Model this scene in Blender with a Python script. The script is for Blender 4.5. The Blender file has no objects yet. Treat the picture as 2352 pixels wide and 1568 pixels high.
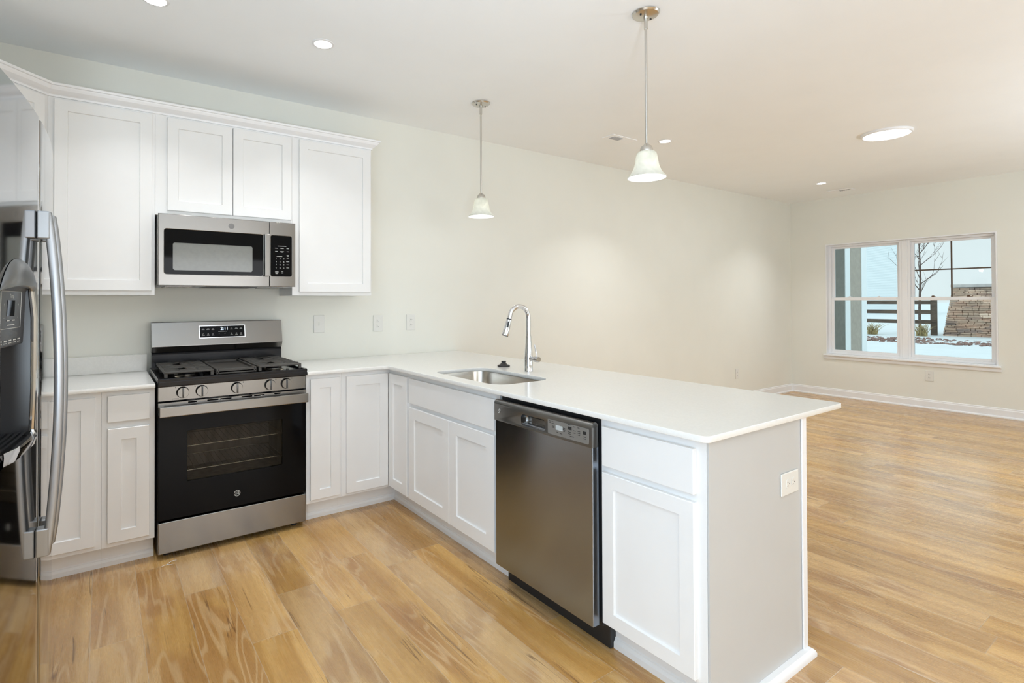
import bpy, bmesh, math, random
from mathutils import Matrix, Vector
random.seed(7)
C = bpy.context.scene.collection
SC = bpy.context.scene
PI = math.pi

# ------------------------------------------------------------------ camera
def make_camera():
    cx, cy, cz, yaw, pit, rol, f, sx, sy = (-.2361, -3.7998, 1.3327, .5957, .0094, -.0032, 1226.53, -109.54, -104.46)
    fw = Vector((math.sin(yaw) * math.cos(pit), math.cos(yaw) * math.cos(pit), math.sin(pit)))
    r = Vector((math.cos(yaw), -math.sin(yaw), 0)); u = r.cross(fw)
    r2 = math.cos(rol) * r + math.sin(rol) * u; u2 = -math.sin(rol) * r + math.cos(rol) * u
    cd = bpy.data.cameras.new('camera'); cam = bpy.data.objects.new('camera', cd); C.objects.link(cam)
    cd.sensor_fit = 'HORIZONTAL'; cd.sensor_width = 36; cd.lens = f / 2352 * 36
    cd.shift_x = -sx / 2352; cd.shift_y = sy / 2352; cd.clip_start = .02; cd.clip_end = 600
    M = Matrix((r2, u2, -fw)).transposed().to_4x4(); M.translation = (cx, cy, cz)
    cam.matrix_world = M
    SC.camera = cam
make_camera()

# ------------------------------------------------------------------ world, daylight, exposure
def make_world():
    w = bpy.data.worlds.new('overcast_sky'); SC.world = w; w.use_nodes = True
    nt = w.node_tree; nt.nodes.clear()
    out = nt.nodes.new('ShaderNodeOutputWorld'); bg = nt.nodes.new('ShaderNodeBackground')
    tc = nt.nodes.new('ShaderNodeTexCoord'); sp = nt.nodes.new('ShaderNodeSeparateXYZ'); rp = nt.nodes.new('ShaderNodeValToRGB')
    nt.links.new(tc.outputs['Generated'], sp.inputs[0]); nt.links.new(sp.outputs['Z'], rp.inputs[0])
    rp.color_ramp.elements[0].position = .1; rp.color_ramp.elements[0].color = (.75, .865, .895, 1)
    rp.color_ramp.elements[1].position = .7; rp.color_ramp.elements[1].color = (1.35, 1.6, 1.7, 1)
    nt.links.new(rp.outputs[0], bg.inputs[0]); bg.inputs[1].default_value = 1.0
    nt.links.new(bg.outputs[0], out.inputs[0])
make_world()
SC.view_settings.view_transform = 'Standard'; SC.view_settings.look = 'None'
SC.view_settings.exposure = 0.08; SC.view_settings.gamma = 1.0; SC.view_settings.use_curve_mapping = False

def area(name, loc, direction, sx, sy, power, col):
    l = bpy.data.lights.new(name, 'AREA'); l.shape = 'RECTANGLE'; l.size = sx; l.size_y = sy; l.energy = power; l.color = col
    o = bpy.data.objects.new(name, l); C.objects.link(o); o.location = loc
    o.rotation_euler = Vector(direction).to_track_quat('-Z', 'Z').to_euler()
    return o
# daylight entering through the patio door in the left wall, the dining windows behind the camera and the living room window
area('patio_door_daylight', (-1.25, -3.85, 1.15), (1, .55, .36), 1.8, 2.0, 62, (.62, .79, 1))
area('dining_window_daylight', (1.3, -8.15, 1.4), (0, 1, 0), 2.4, 1.5, 56, (.95, .96, 1))
area('living_window_daylight', (6.0, -8.15, 1.4), (0, 1, 0), 2.4, 1.5, 18, (.8, .9, 1))
SC.cycles.max_bounces = 10; SC.cycles.diffuse_bounces = 6; SC.cycles.glossy_bounces = 5
SC.cycles.transmission_bounces = 6; SC.cycles.transparent_max_bounces = 8
SC.cycles.sample_clamp_indirect = 4.0; SC.cycles.caustics_reflective = False; SC.cycles.caustics_refractive = False
SC.cycles.use_denoising = True

# ------------------------------------------------------------------ materials
MATS = {}
def mat(name, col, rough=.5, metal=0, var=.03, scale=8, bump=0, spec=.5, aniso=0, coat=0, trans=0, stretch=None, rvar=0, emit=None, estr=0):
    m = bpy.data.materials.new(name); m.use_nodes = True; nt = m.node_tree; b = nt.nodes['Principled BSDF']
    b.inputs['Roughness'].default_value = rough; b.inputs['Metallic'].default_value = metal
    b.inputs['Specular IOR Level'].default_value = spec; b.inputs['Coat Weight'].default_value = coat
    tc = nt.nodes.new('ShaderNodeTexCoord'); mp = nt.nodes.new('ShaderNodeMapping'); nz = nt.nodes.new('ShaderNodeTexNoise')
    nz.inputs['Scale'].default_value = scale; nz.inputs['Detail'].default_value = 4
    if stretch: mp.inputs['Scale'].default_value = stretch
    nt.links.new(tc.outputs['Object'], mp.inputs[0]); nt.links.new(mp.outputs[0], nz.inputs['Vector'])
    rp = nt.nodes.new('ShaderNodeValToRGB'); nt.links.new(nz.outputs['Fac'], rp.inputs[0])
    c0 = [max(0, x * (1 - var)) for x in col] + [1]; c1 = [min(1, x * (1 + var)) for x in col] + [1]
    rp.color_ramp.elements[0].position = .3; rp.color_ramp.elements[0].color = c0
    rp.color_ramp.elements[1].position = .7; rp.color_ramp.elements[1].color = c1
    nt.links.new(rp.outputs[0], b.inputs['Base Color'])
    if rvar:
        mr = nt.nodes.new('ShaderNodeMapRange'); mr.inputs['To Min'].default_value = rough - rvar; mr.inputs['To Max'].default_value = rough + rvar
        nt.links.new(nz.outputs['Fac'], mr.inputs['Value']); nt.links.new(mr.outputs[0], b.inputs['Roughness'])
    if bump:
        bp = nt.nodes.new('ShaderNodeBump'); bp.inputs['Strength'].default_value = bump; bp.inputs['Distance'].default_value = .002
        nt.links.new(nz.outputs['Fac'], bp.inputs['Height']); nt.links.new(bp.outputs[0], b.inputs['Normal'])
    if aniso:
        b.inputs['Anisotropic'].default_value = aniso
        t = nt.nodes.new('ShaderNodeTangent'); t.direction_type = 'RADIAL'; t.axis = 'Z'; b.inputs['Anisotropic Rotation'].default_value = .25
        nt.links.new(t.outputs[0], b.inputs['Tangent'])
    if trans: b.inputs['Transmission Weight'].default_value = trans
    if emit:
        b.inputs['Emission Color'].default_value = (*emit, 1); b.inputs['Emission Strength'].default_value = estr
    MATS[name] = m
    return m
WALL = mat('greige_wall_paint', (.775, .768, .705), .75, var=.012, scale=3, bump=.05)
CEIL = mat('ceiling_paint', (.925, .945, .96), .85, var=.012, scale=3)
WHITE = mat('white_cabinet_lacquer', (.80, .795, .785), .33, var=.01)
TRIMW = mat('white_trim_paint', (.84, .84, .85), .4, var=.01)
QUARTZ = mat('white_quartz', (.80, .79, .76), .13, var=.025, scale=120)
STEEL = mat('brushed_stainless', (.235, .226, .212), .24, 1, .012, 12, stretch=(1, 1, 90), aniso=.65, rvar=.01)
MIRROR_STEEL = mat('polished_fridge_stainless', (.39, .395, .40), .07, 1, .01, 5, stretch=(1, 1, 40))
DARK_STEEL = mat('dark_stainless', (.32, .355, .41), .20, 1, .01, 12, stretch=(1, 1, 90), aniso=.85)
FASCIA = mat('dark_fascia_metal', (.22, .215, .205), .30, .9, .03, 8)
SINKST = mat('sink_stainless', (.55, .51, .46), .24, 1, .03, 6)
CHROME = mat('chrome', (.72, .72, .73), .08, 1, .01)
NICKEL = mat('brushed_nickel', (.62, .60, .56), .25, 1, .02, 8, stretch=(40, 40, 1))
GREYH = mat('satin_grey_handle', (.34, .35, .365), .36, .9, .02)
BLACKGL = mat('black_glass', (.003, .003, .0035), .04, 0, .1, spec=.10)
ENAMEL = mat('black_enamel', (.008, .008, .010), .16, 0, .1, spec=.4)
IRON = mat('cast_iron', (.055, .050, .044), .5, 0, .15, 60, bump=.2)
BLACKP = mat('black_plastic', (.014, .014, .015), .42, 0, .1)
GREYP = mat('charcoal_panel_plastic', (.03, .03, .032), .3, 0, .05)
MWGLASS = mat('microwave_window_screen', (.175, .18, .165), .12, 0, .05, 40)
LABELW = mat('printed_white_marks', (.62, .62, .60), .5, 0, .02)
LABELK = mat('printed_dark_marks', (.02, .02, .02), .5, 0, .02)
LCD = mat('grey_display', (.45, .48, .48), .2, 0, .03)
GLOW = mat('clock_glow', (.6, .75, 1), .5, 0, .01, emit=(.62, .78, 1), estr=2.2)
OUTLETM = mat('outlet_plastic', (.74, .73, .69), .35, 0, .01)
OUTLETH = mat('outlet_slot_shadow', (.12, .11, .10), .6, 0, .02)
VENTW = mat('white_vent_metal', (.95, .955, .97), .4, 0, .01)
VENTG = mat('grey_vent_grille', (.50, .51, .53), .5, 0, .03)
BRONZE = mat('brown_muntin_bar', (.13, .065, .028), .5, 0, .1)
PANEL_SHADED = mat('shaded_white_panel', (.53, .525, .51), .45, var=.008)  # same white as the trim, darkened in colour to stand for weaker light
LAMP = mat('lit_led_diffuser', (.9, .9, .88), .5, 0, .01, emit=(1, .97, .92), estr=6)
PLASTICBAG = mat('clear_plastic_shred', (.85, .85, .85), .3, 0, .02)
SNOW = mat('snow', (.58, .63, .645), .8, 0, .03, 1.5, bump=.3)
MULCH = mat('mulch_and_snow', (.20, .12, .10), .9, 0, .6, 9, bump=.4)
FENCEW = mat('weathered_fence_wood', (.085, .062, .045), .8, 0, .45, 3, stretch=(12, 1, 8))
BARK = mat('tree_bark', (.10, .07, .06), .85, 0, .2, 12)
STRAW = mat('dry_grass_blades', (.36, .29, .13), .8, 0, .3, 8)
SIDING = mat('white_lap_siding', (.80, .86, .88), .6, 0, .02)
WINGD = mat('dark_grey_board', (.13, .135, .115), .7, 0, .15, 20)
WINGT = mat('taupe_board', (.36, .33, .28), .7, 0, .08, 20)
ROOFM = mat('grey_roof_shingle', (.30, .32, .34), .8, 0, .15, 10)
CAPST = mat('pale_cap_stone', (.50, .47, .45), .8, 0, .12, 5)

def pane_material():
    m = bpy.data.materials.new('window_glass'); m.use_nodes = True; nt = m.node_tree; nt.nodes.clear()
    o = nt.nodes.new('ShaderNodeOutputMaterial'); mx = nt.nodes.new('ShaderNodeMixShader'); t = nt.nodes.new('ShaderNodeBsdfTransparent')
    g = nt.nodes.new('ShaderNodeBsdfGlossy'); g.inputs['Roughness'].default_value = .02; fr = nt.nodes.new('ShaderNodeFresnel'); fr.inputs[0].default_value = 1.35
    t.inputs[0].default_value = (.97, .985, .98, 1)
    nt.links.new(fr.outputs[0], mx.inputs[0]); nt.links.new(t.outputs[0], mx.inputs[1]); nt.links.new(g.outputs[0], mx.inputs[2]); nt.links.new(mx.outputs[0], o.inputs[0])
    return m
PANE = pane_material()
def oven_pane_material():
    m = bpy.data.materials.new('smoked_oven_glass'); m.use_nodes = True; nt = m.node_tree; nt.nodes.clear()
    o = nt.nodes.new('ShaderNodeOutputMaterial'); mx = nt.nodes.new('ShaderNodeMixShader'); t = nt.nodes.new('ShaderNodeBsdfTransparent')
    g = nt.nodes.new('ShaderNodeBsdfGlossy'); g.inputs['Roughness'].default_value = .04; fr = nt.nodes.new('ShaderNodeFresnel'); fr.inputs[0].default_value = 1.18
    t.inputs[0].default_value = (.70, .67, .62, 1)
    nt.links.new(fr.outputs[0], mx.inputs[0]); nt.links.new(t.outputs[0], mx.inputs[1]); nt.links.new(g.outputs[0], mx.inputs[2]); nt.links.new(mx.outputs[0], o.inputs[0])
    return m
OVENPANE = oven_pane_material()
def shade_material():
    m = bpy.data.materials.new('alabaster_glass'); m.use_nodes = True; nt = m.node_tree; nt.nodes.clear()
    o = nt.nodes.new('ShaderNodeOutputMaterial'); a = nt.nodes.new('ShaderNodeAddShader'); mx = nt.nodes.new('ShaderNodeMixShader')
    t = nt.nodes.new('ShaderNodeBsdfTranslucent'); d = nt.nodes.new('ShaderNodeBsdfDiffuse'); g = nt.nodes.new('ShaderNodeBsdfGlossy'); m2 = nt.nodes.new('ShaderNodeMixShader')
    tc = nt.nodes.new('ShaderNodeTexCoord'); nz = nt.nodes.new('ShaderNodeTexNoise'); nz.inputs['Scale'].default_value = 14; nz.inputs['Distortion'].default_value = 1.5
    rp = nt.nodes.new('ShaderNodeValToRGB'); rp.color_ramp.elements[0].color = (.62, .63, .58, 1); rp.color_ramp.elements[1].color = (.93, .93, .88, 1)
    nt.links.new(tc.outputs['Object'], nz.inputs['Vector']); nt.links.new(nz.outputs['Fac'], rp.inputs[0])
    nt.links.new(rp.outputs[0], t.inputs[0]); nt.links.new(rp.outputs[0], d.inputs[0]); g.inputs['Roughness'].default_value = .1
    mx.inputs[0].default_value = .5; nt.links.new(d.outputs[0], mx.inputs[1]); nt.links.new(t.outputs[0], mx.inputs[2])
    m2.inputs[0].default_value = .05; nt.links.new(mx.outputs[0], m2.inputs[1]); nt.links.new(g.outputs[0], m2.inputs[2])
    nt.links.new(m2.outputs[0], o.inputs[0])
    return m
SHADE = shade_material()

def floor_material():
    m = bpy.data.materials.new('oak_plank_floor'); m.use_nodes = True; nt = m.node_tree; N = nt.nodes; L = nt.links
    b = N['Principled BSDF']
    def math_(op, a, bb=None, c=None):
        n = N.new('ShaderNodeMath'); n.operation = op
        for i, v in enumerate((a, bb, c)):
            if v is None: continue
            if isinstance(v, (int, float)): n.inputs[i].default_value = v
            else: L.new(v, n.inputs[i])
        return n.outputs[0]
    def xyz(x, y, z):
        n = N.new('ShaderNodeCombineXYZ')
        for i, v in enumerate((x, y, z)):
            if isinstance(v, (int, float)): n.inputs[i].default_value = v
            else: L.new(v, n.inputs[i])
        return n.outputs[0]
    def noise(vec, detail=4, rough=.55, dist=0):
        n = N.new('ShaderNodeTexNoise'); n.inputs['Scale'].default_value = 1; n.inputs['Detail'].default_value = detail
        n.inputs['Roughness'].default_value = rough; n.inputs['Distortion'].default_value = dist; L.new(vec, n.inputs['Vector']); return n.outputs['Fac']
    def rng(v, a, bb, c, d):
        n = N.new('ShaderNodeMapRange'); n.interpolation_type = 'SMOOTHSTEP'; L.new(v, n.inputs['Value'])
        for k, x in zip(('From Min', 'From Max', 'To Min', 'To Max'), (a, bb, c, d)): n.inputs[k].default_value = x
        return n.outputs[0]
    def mixc(fac, a, bb, mode='MIX'):
        n = N.new('ShaderNodeMix'); n.data_type = 'RGBA'; n.blend_type = mode
        if isinstance(fac, (int, float)): n.inputs[0].default_value = fac
        else: L.new(fac, n.inputs[0])
        for i, v in ((6, a), (7, bb)):
            if isinstance(v, tuple): n.inputs[i].default_value = v
            else: L.new(v, n.inputs[i])
        return n.outputs[2]
    tc = N.new('ShaderNodeTexCoord'); sp = N.new('ShaderNodeSeparateXYZ'); L.new(tc.outputs['Object'], sp.inputs[0])
    x, y = sp.outputs['X'], sp.outputs['Y']
    v = math_('DIVIDE', math_('ADD', x, 10.044), .1745); row = math_('FLOOR', v); fv = math_('FRACT', v)
    wn = N.new('ShaderNodeTexWhiteNoise'); wn.noise_dimensions = '1D'; L.new(row, wn.inputs['W'])
    u = math_('ADD', math_('DIVIDE', y, 1.22), wn.outputs['Value']); col = math_('FLOOR', u); fu = math_('FRACT', u)
    w2 = N.new('ShaderNodeTexWhiteNoise'); w2.noise_dimensions = '2D'; L.new(xyz(row, col, 0), w2.inputs['Vector'])
    s2 = N.new('ShaderNodeSeparateColor'); L.new(w2.outputs['Color'], s2.inputs[0]); r1, r2, r3 = s2.outputs[0], s2.outputs[1], s2.outputs[2]
    ox = math_('MULTIPLY', r1, 40); oy = math_('MULTIPLY', r2, 40)
    def gv(kx, ky): return xyz(math_('MULTIPLY', math_('ADD', x, ox), kx), math_('MULTIPLY', math_('ADD', y, oy), ky), 0)
    low = noise(gv(6, .8), 2.2, .5, .35)
    rings = math_('ABSOLUTE', math_('SINE', math_('MULTIPLY', low, 46)))
    streak = noise(gv(9, .55), 5, .55, .5); fine = noise(gv(150, 5), 3, .6)
    blotch = noise(gv(4.5, 1.7), 2, .5, .8)
    crackn = noise(gv(15, .42), 2, .45, .12); crack = math_('MULTIPLY', rng(math_('ABSOLUTE', math_('SUBTRACT', crackn, .52)), 0, .008, 1, 0), rng(noise(gv(6, 2.6), 1), .51, .57, 0, 1))
    vo = N.new('ShaderNodeTexVoronoi'); vo.inputs['Scale'].default_value = 1; L.new(gv(5.2, 2.1), vo.inputs['Vector'])
    sv = N.new('ShaderNodeSeparateColor'); L.new(vo.outputs['Color'], sv.inputs[0])
    knot = math_('MULTIPLY', rng(vo.outputs['Distance'], .02, .16, 1, 0), rng(sv.outputs[0], .50, .52, 0, 1))
    c = mixc(rng(streak, .34, .66, 0, 1), (.43, .235, .08, 1), (.63, .39, .155, 1))
    c = mixc(math_('MULTIPLY', rng(blotch, .5, .68, 0, 1), .7), c, (.37, .19, .075, 1))
    c = mixc(math_('MULTIPLY', rng(rings, .8, 1, 0, 1), math_('MULTIPLY', rng(blotch, .42, .6, 0, 1), .4)), c, (.70, .50, .28, 1))
    c = mixc(math_('MULTIPLY', rng(fine, .5, .75, 0, 1), .16), c, (.27, .145, .06, 1))
    swirl = math_('MULTIPLY', rng(vo.outputs['Distance'], .05, .42, 1, 0), rng(sv.outputs[0], .50, .52, 0, 1))
    c = mixc(math_('MULTIPLY', swirl, .38), c, (.33, .165, .065, 1))
    c = mixc(math_('MULTIPLY', knot, .85), c, (.20, .09, .04, 1))
    c = mixc(math_('MULTIPLY', crack, .65), c, (.11, .05, .022, 1))
    hs = N.new('ShaderNodeHueSaturation'); hs.inputs['Hue'].default_value = .5
    L.new(rng(r3, 0, 1, .90, 1.10), hs.inputs['Value']); L.new(rng(r1, 0, 1, .94, 1.06), hs.inputs['Saturation']); L.new(c, hs.inputs['Color'])
    c = hs.outputs[0]
    dv = math_('MULTIPLY', math_('MINIMUM', fv, math_('SUBTRACT', 1, fv)), .1745); du = math_('MULTIPLY', math_('MINIMUM', fu, math_('SUBTRACT', 1, fu)), 1.22)
    seam = rng(math_('MINIMUM', dv, du), .0005, .0022, 1, 0)
    c = mixc(math_('MULTIPLY', seam, .5), c, (.50, .40, .29, 1))
    L.new(c, b.inputs['Base Color'])
    L.new(rng(fine, .2, .8, .23, .33), b.inputs['Roughness'])
    b.inputs['Specular IOR Level'].default_value = .6; b.inputs['Coat Weight'].default_value = .28; b.inputs['Coat Roughness'].default_value = .2
    bp = N.new('ShaderNodeBump'); bp.inputs['Strength'].default_value = .12; bp.inputs['Distance'].default_value = .001
    L.new(math_('SUBTRACT', fine, math_('MULTIPLY', seam, 2)), bp.inputs['Height']); L.new(bp.outputs[0], b.inputs['Normal'])
    return m
FLOORM = floor_material()

def stone_material():
    m = bpy.data.materials.new('ledge_stone'); m.use_nodes = True; nt = m.node_tree; N = nt.nodes; L = nt.links; b = N['Principled BSDF']
    tc = N.new('ShaderNodeTexCoord'); mp = N.new('ShaderNodeMapping'); mp.inputs['Scale'].default_value = (2.2, 2.2, 9); L.new(tc.outputs['Object'], mp.inputs[0])
    vo = N.new('ShaderNodeTexVoronoi'); vo.inputs['Scale'].default_value = 1; L.new(mp.outputs[0], vo.inputs['Vector'])
    rp = N.new('ShaderNodeValToRGB'); sp = N.new('ShaderNodeSeparateColor'); L.new(vo.outputs['Color'], sp.inputs[0]); L.new(sp.outputs[0], rp.inputs[0])
    cr = rp.color_ramp; cr.elements[0].color = (.16, .10, .075, 1); cr.elements[1].color = (.90, .66, .48, 1)
    for p, cc in ((.3, (.58, .32, .19, 1)), (.55, (.40, .27, .17, 1)), (.8, (.72, .44, .28, 1))):
        e = cr.elements.new(p); e.color = cc
    nz = N.new('ShaderNodeTexNoise'); nz.inputs['Scale'].default_value = 14; nz.inputs['Detail'].default_value = 5; L.new(tc.outputs['Object'], nz.inputs['Vector'])
    mx = N.new('ShaderNodeMix'); mx.data_type = 'RGBA'; mx.blend_type = 'MULTIPLY'; mx.inputs[0].default_value = .6
    L.new(rp.outputs[0], mx.inputs[6]); L.new(nz.outputs['Fac'], mx.inputs[7])
    g = N.new('ShaderNodeBrightContrast'); g.inputs['Bright'].default_value = .10; L.new(mx.outputs[2], g.inputs[0]); L.new(g.outputs[0], b.inputs['Base Color'])
    b.inputs['Roughness'].default_value = .85
    return m
STONE = stone_material()

# ------------------------------------------------------------------ geometry helpers
ID = Matrix.Identity(4)
def frame(u, v, w, o):
    M = Matrix((u, v, w)).transposed().to_4x4(); M.translation = o; return M
def F_front(x, y, z): return frame((1, 0, 0), (0, 0, 1), (0, -1, 0), (x, y, z))       # faces the room (-y)
def F_side(x, y, z): return frame((0, -1, 0), (0, 0, 1), (-1, 0, 0), (x, y, z))       # faces -x
def F_plus(x, y, z): return frame((0, 1, 0), (0, 0, 1), (1, 0, 0), (x, y, z))         # faces +x
def F_down(x, y, z): return frame((1, 0, 0), (0, -1, 0), (0, 0, -1), (x, y, z))
def F_up(x, y, z): return frame((1, 0, 0), (0, 1, 0), (0, 0, 1), (x, y, z))
def B(): return bmesh.new()

def lbox(bm, M, u0, u1, v0, v1, w0, w1, bev=0, seg=2):
    vs = []
    for w in (w0, w1):
        for (u, v) in ((u0, v0), (u1, v0), (u1, v1), (u0, v1)):
            vs.append(bm.verts.new(M @ Vector((u, v, w))))
    fs = [bm.faces.new([vs[i] for i in q]) for q in ((3, 2, 1, 0), (4, 5, 6, 7), (0, 1, 5, 4), (1, 2, 6, 5), (2, 3, 7, 6), (3, 0, 4, 7))]
    if bev:
        es = list({e for f in fs for e in f.edges})
        bmesh.ops.bevel(bm, geom=es, offset=bev, segments=seg, affect='EDGES', profile=.5)
    return bm
def box(bm, x0, x1, y0, y1, z0, z1, bev=0, seg=2): return lbox(bm, ID, x0, x1, y0, y1, z0, z1, bev, seg)

def shaker(bm, M, u0, u1, v0, v1, t=.019, st=.057, rec=.009, rail=None):
    rail = rail or st
    def ring(a, bb, c, d, w): return [bm.verts.new(M @ Vector(p)) for p in ((a, c, w), (bb, c, w), (bb, d, w), (a, d, w))]
    e = .0022
    rs = [ring(u0, u1, v0, v1, 0), ring(u0, u1, v0, v1, t - e), ring(u0 + e, u1 - e, v0 + e, v1 - e, t),
          ring(u0 + st, u1 - st, v0 + rail, v1 - rail, t), ring(u0 + st + .0025, u1 - st - .0025, v0 + rail + .0025, v1 - rail - .0025, t - rec)]
    for a, bb in zip(rs, rs[1:]):
        for i in range(4):
            j = (i + 1) % 4; bm.faces.new((a[i], a[j], bb[j], bb[i]))
    bm.faces.new(rs[-1]); bm.faces.new(list(reversed(rs[0])))
    return bm
def slab(bm, M, u0, u1, v0, v1, t=.019): return lbox(bm, M, u0, u1, v0, v1, 0, t, .0025, 2)

def lathe(bm, M, prof, seg=32, a0=0, close=False):
    rows = []
    for (r, h) in prof:
        if r < 1e-6: rows.append([bm.verts.new(M @ Vector((0, 0, h)))])
        else: rows.append([bm.verts.new(M @ Vector((r * math.cos(2 * PI * i / seg + a0), r * math.sin(2 * PI * i / seg + a0), h))) for i in range(seg)])
    for a, b in zip(rows, rows[1:]):
        for i in range(seg):
            j = (i + 1) % seg
            if len(a) == 1 and len(b) > 1: bm.faces.new((a[0], b[j], b[i]))
            elif len(b) == 1 and len(a) > 1: bm.faces.new((a[i], a[j], b[0]))
            elif len(a) > 1: bm.faces.new((a[i], a[j], b[j], b[i]))
    bmesh.ops.recalc_face_normals(bm, faces=bm.faces[:])
    return bm
def disc_box(bm, M, r, h, seg=32, e=.001):
    return lathe(bm, M, ((0, 0), (r, 0), (r, h - e), (r - e, h), (0, h)), seg)

def tube(bm, pts, rad, seg=12, up=Vector((0, 0, 1)), flat=1.0, cap=True):
    pts = [Vector(p) for p in pts]; n = len(pts); rr = rad if isinstance(rad, (list, tuple)) else [rad] * n
    rings = []; prev = None
    for i, p in enumerate(pts):
        t = (pts[min(i + 1, n - 1)] - pts[max(i - 1, 0)]).normalized()
        if prev is None:
            a = up if abs(t.dot(up)) < .95 else Vector((1, 0, 0))
            s = t.cross(a).normalized()
        else:
            s = (prev - t * prev.dot(t)).normalized()
        prev = s; q = s.cross(t)
        rings.append([bm.verts.new(p + (s * math.cos(2 * PI * k / seg) + q * math.sin(2 * PI * k / seg) * flat) * rr[i]) for k in range(seg)])
    for a, b in zip(rings, rings[1:]):
        for k in range(seg):
            j = (k + 1) % seg; bm.faces.new((a[k], a[j], b[j], b[k]))
    if cap:
        bm.faces.new(list(reversed(rings[0]))); bm.faces.new(rings[-1])
    bmesh.ops.recalc_face_normals(bm, faces=bm.faces[:])
    return bm

def sweep(bm, path, prof, z=0):
    """profile (offset to the right of the path, height) swept along a 2-D path with mitred corners"""
    P = [Vector(p) for p in path]; n = len(P); rings = []
    for i in range(n):
        def nrm(a, b): d = (b - a).normalized(); return Vector((d.y, -d.x))
        if i == 0: m = nrm(P[0], P[1])
        elif i == n - 1: m = nrm(P[-2], P[-1])
        else:
            a, b = nrm(P[i - 1], P[i]), nrm(P[i], P[i + 1]); m = (a + b); m = m / (m.length_squared / 2)
        rings.append([bm.verts.new((P[i].x + m.x * o, P[i].y + m.y * o, z + h)) for (o, h) in prof])
    k = len(prof)
    for a, b in zip(rings, rings[1:]):
        for i in range(k):
            j = (i + 1) % k; bm.faces.new((a[i], b[i], b[j], a[j]))
    bm.faces.new(rings[0]); bm.faces.new(list(reversed(rings[-1])))
    bmesh.ops.recalc_face_normals(bm, faces=bm.faces[:])
    return bm

def rrect(x0, x1, y0, y1, r, n=8):
    pts = []
    for cx, cy, a in ((x1 - r, y1 - r, 0), (x0 + r, y1 - r, 90), (x0 + r, y0 + r, 180), (x1 - r, y0 + r, 270)):
        for i in range(n + 1):
            t = math.radians(a + 90 * i / n); pts.append((cx + r * math.cos(t), cy + r * math.sin(t)))
    return pts
def fillet(pts, rads, n=8):
    out = []; m = len(pts)
    for i, p in enumerate(pts):
        r = rads[i]; p = Vector(p)
        if r <= 0: out.append(tuple(p)); continue
        a = (Vector(pts[i - 1]) - p).normalized(); b = (Vector(pts[(i + 1) % m]) - p).normalized()
        ang = a.angle(b); d = r / math.tan(ang / 2); c = p + (a + b).normalized() * (r / math.sin(ang / 2))
        s, e = p + a * d - c, p + b * d - c
        a0 = math.atan2(s.y, s.x); a1 = math.atan2(e.y, e.x); da = (a1 - a0 + PI) % (2 * PI) - PI
        for k in range(n + 1):
            t = a0 + da * k / n; out.append((c.x + r * math.cos(t), c.y + r * math.sin(t)))
    return out
def plate(bm, M, contours, w0, w1, bev=0):
    """flat plate with holes: first contour outside, the others holes; local u,v outline, extruded from w0 to w1"""
    cu = bpy.data.curves.new('plate_outline', 'CURVE'); cu.dimensions = '2D'; cu.fill_mode = 'BOTH'
    for c in contours:
        s = cu.splines.new('POLY'); s.points.add(len(c) - 1); s.use_cyclic_u = True
        for i, (a, b) in enumerate(c): s.points[i].co = (a, b, 0, 1)
    cu.extrude = (w1 - w0) / 2 - bev; cu.bevel_depth = bev; cu.bevel_resolution = 1; cu.offset = -bev
    o = bpy.data.objects.new('plate_outline', cu); C.objects.link(o); bpy.context.view_layer.update()
    me = bpy.data.meshes.new_from_object(o.evaluated_get(bpy.context.evaluated_depsgraph_get()))
    me.transform(M @ Matrix.Translation((0, 0, (w0 + w1) / 2))); bm.from_mesh(me)
    bpy.data.objects.remove(o); bpy.data.curves.remove(cu); bpy.data.meshes.remove(me)
    bmesh.ops.remove_doubles(bm, verts=bm.verts[:], dist=1e-6); bmesh.ops.recalc_face_normals(bm, faces=bm.faces[:])
    return bm
def text(bm, M, s, size, u, v, w=.0006, align='CENTER', shear=0):
    cu = bpy.data.curves.new('lettering', 'FONT'); cu.body = s; cu.size = size; cu.align_x = align; cu.align_y = 'CENTER'; cu.shear = shear
    o = bpy.data.objects.new('lettering', cu); C.objects.link(o); bpy.context.view_layer.update()
    me = bpy.data.meshes.new_from_object(o.evaluated_get(bpy.context.evaluated_depsgraph_get()))
    me.transform(M @ Matrix.Translation((u, v, w))); bm.from_mesh(me)
    bpy.data.objects.remove(o); bpy.data.curves.remove(cu); bpy.data.meshes.remove(me)
    return bm
def dash(bm, M, u, v, l, h=.0016, w=.0006):
    vs = [bm.verts.new(M @ Vector(p)) for p in ((u - l / 2, v - h / 2, w), (u + l / 2, v - h / 2, w), (u + l / 2, v + h / 2, w), (u - l / 2, v + h / 2, w))]
    bm.faces.new(vs); return bm

def link(name, bm, m, parent=None, smooth=False):
    """bmesh in world coordinates -> one object, parented without moving"""
    if parent is not None:
        r = parent
        while r.parent: r = r.parent
        bmesh.ops.translate(bm, verts=bm.verts[:], vec=-Vector(r.location))
    me = bpy.data.meshes.new(name); bm.to_mesh(me); bm.free()
    if m: me.materials.append(m)
    if smooth:
        me.polygons.foreach_set('use_smooth', [True] * len(me.polygons))
        try: me.set_sharp_from_angle(angle=math.radians(35))
        except Exception: pass
    o = bpy.data.objects.new(name, me); C.objects.link(o)
    if parent is not None: o.parent = parent
    return o
def tag(o, label=None, cat=None, group=None, kind=None):
    for k, v in (('label', label), ('category', cat), ('group', group), ('kind', kind)):
        if v: o[k] = v
    return o
def thing(name, loc, label, cat, group=None, kind=None):
    o = bpy.data.objects.new(name, None); o.empty_display_size = .1; C.objects.link(o); o.location = loc
    return tag(o, label, cat, group, kind)
def struct(name, bm, m, label, cat, smooth=False):
    return tag(link(name, bm, m, None, smooth), label, cat, None, 'structure')
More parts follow.
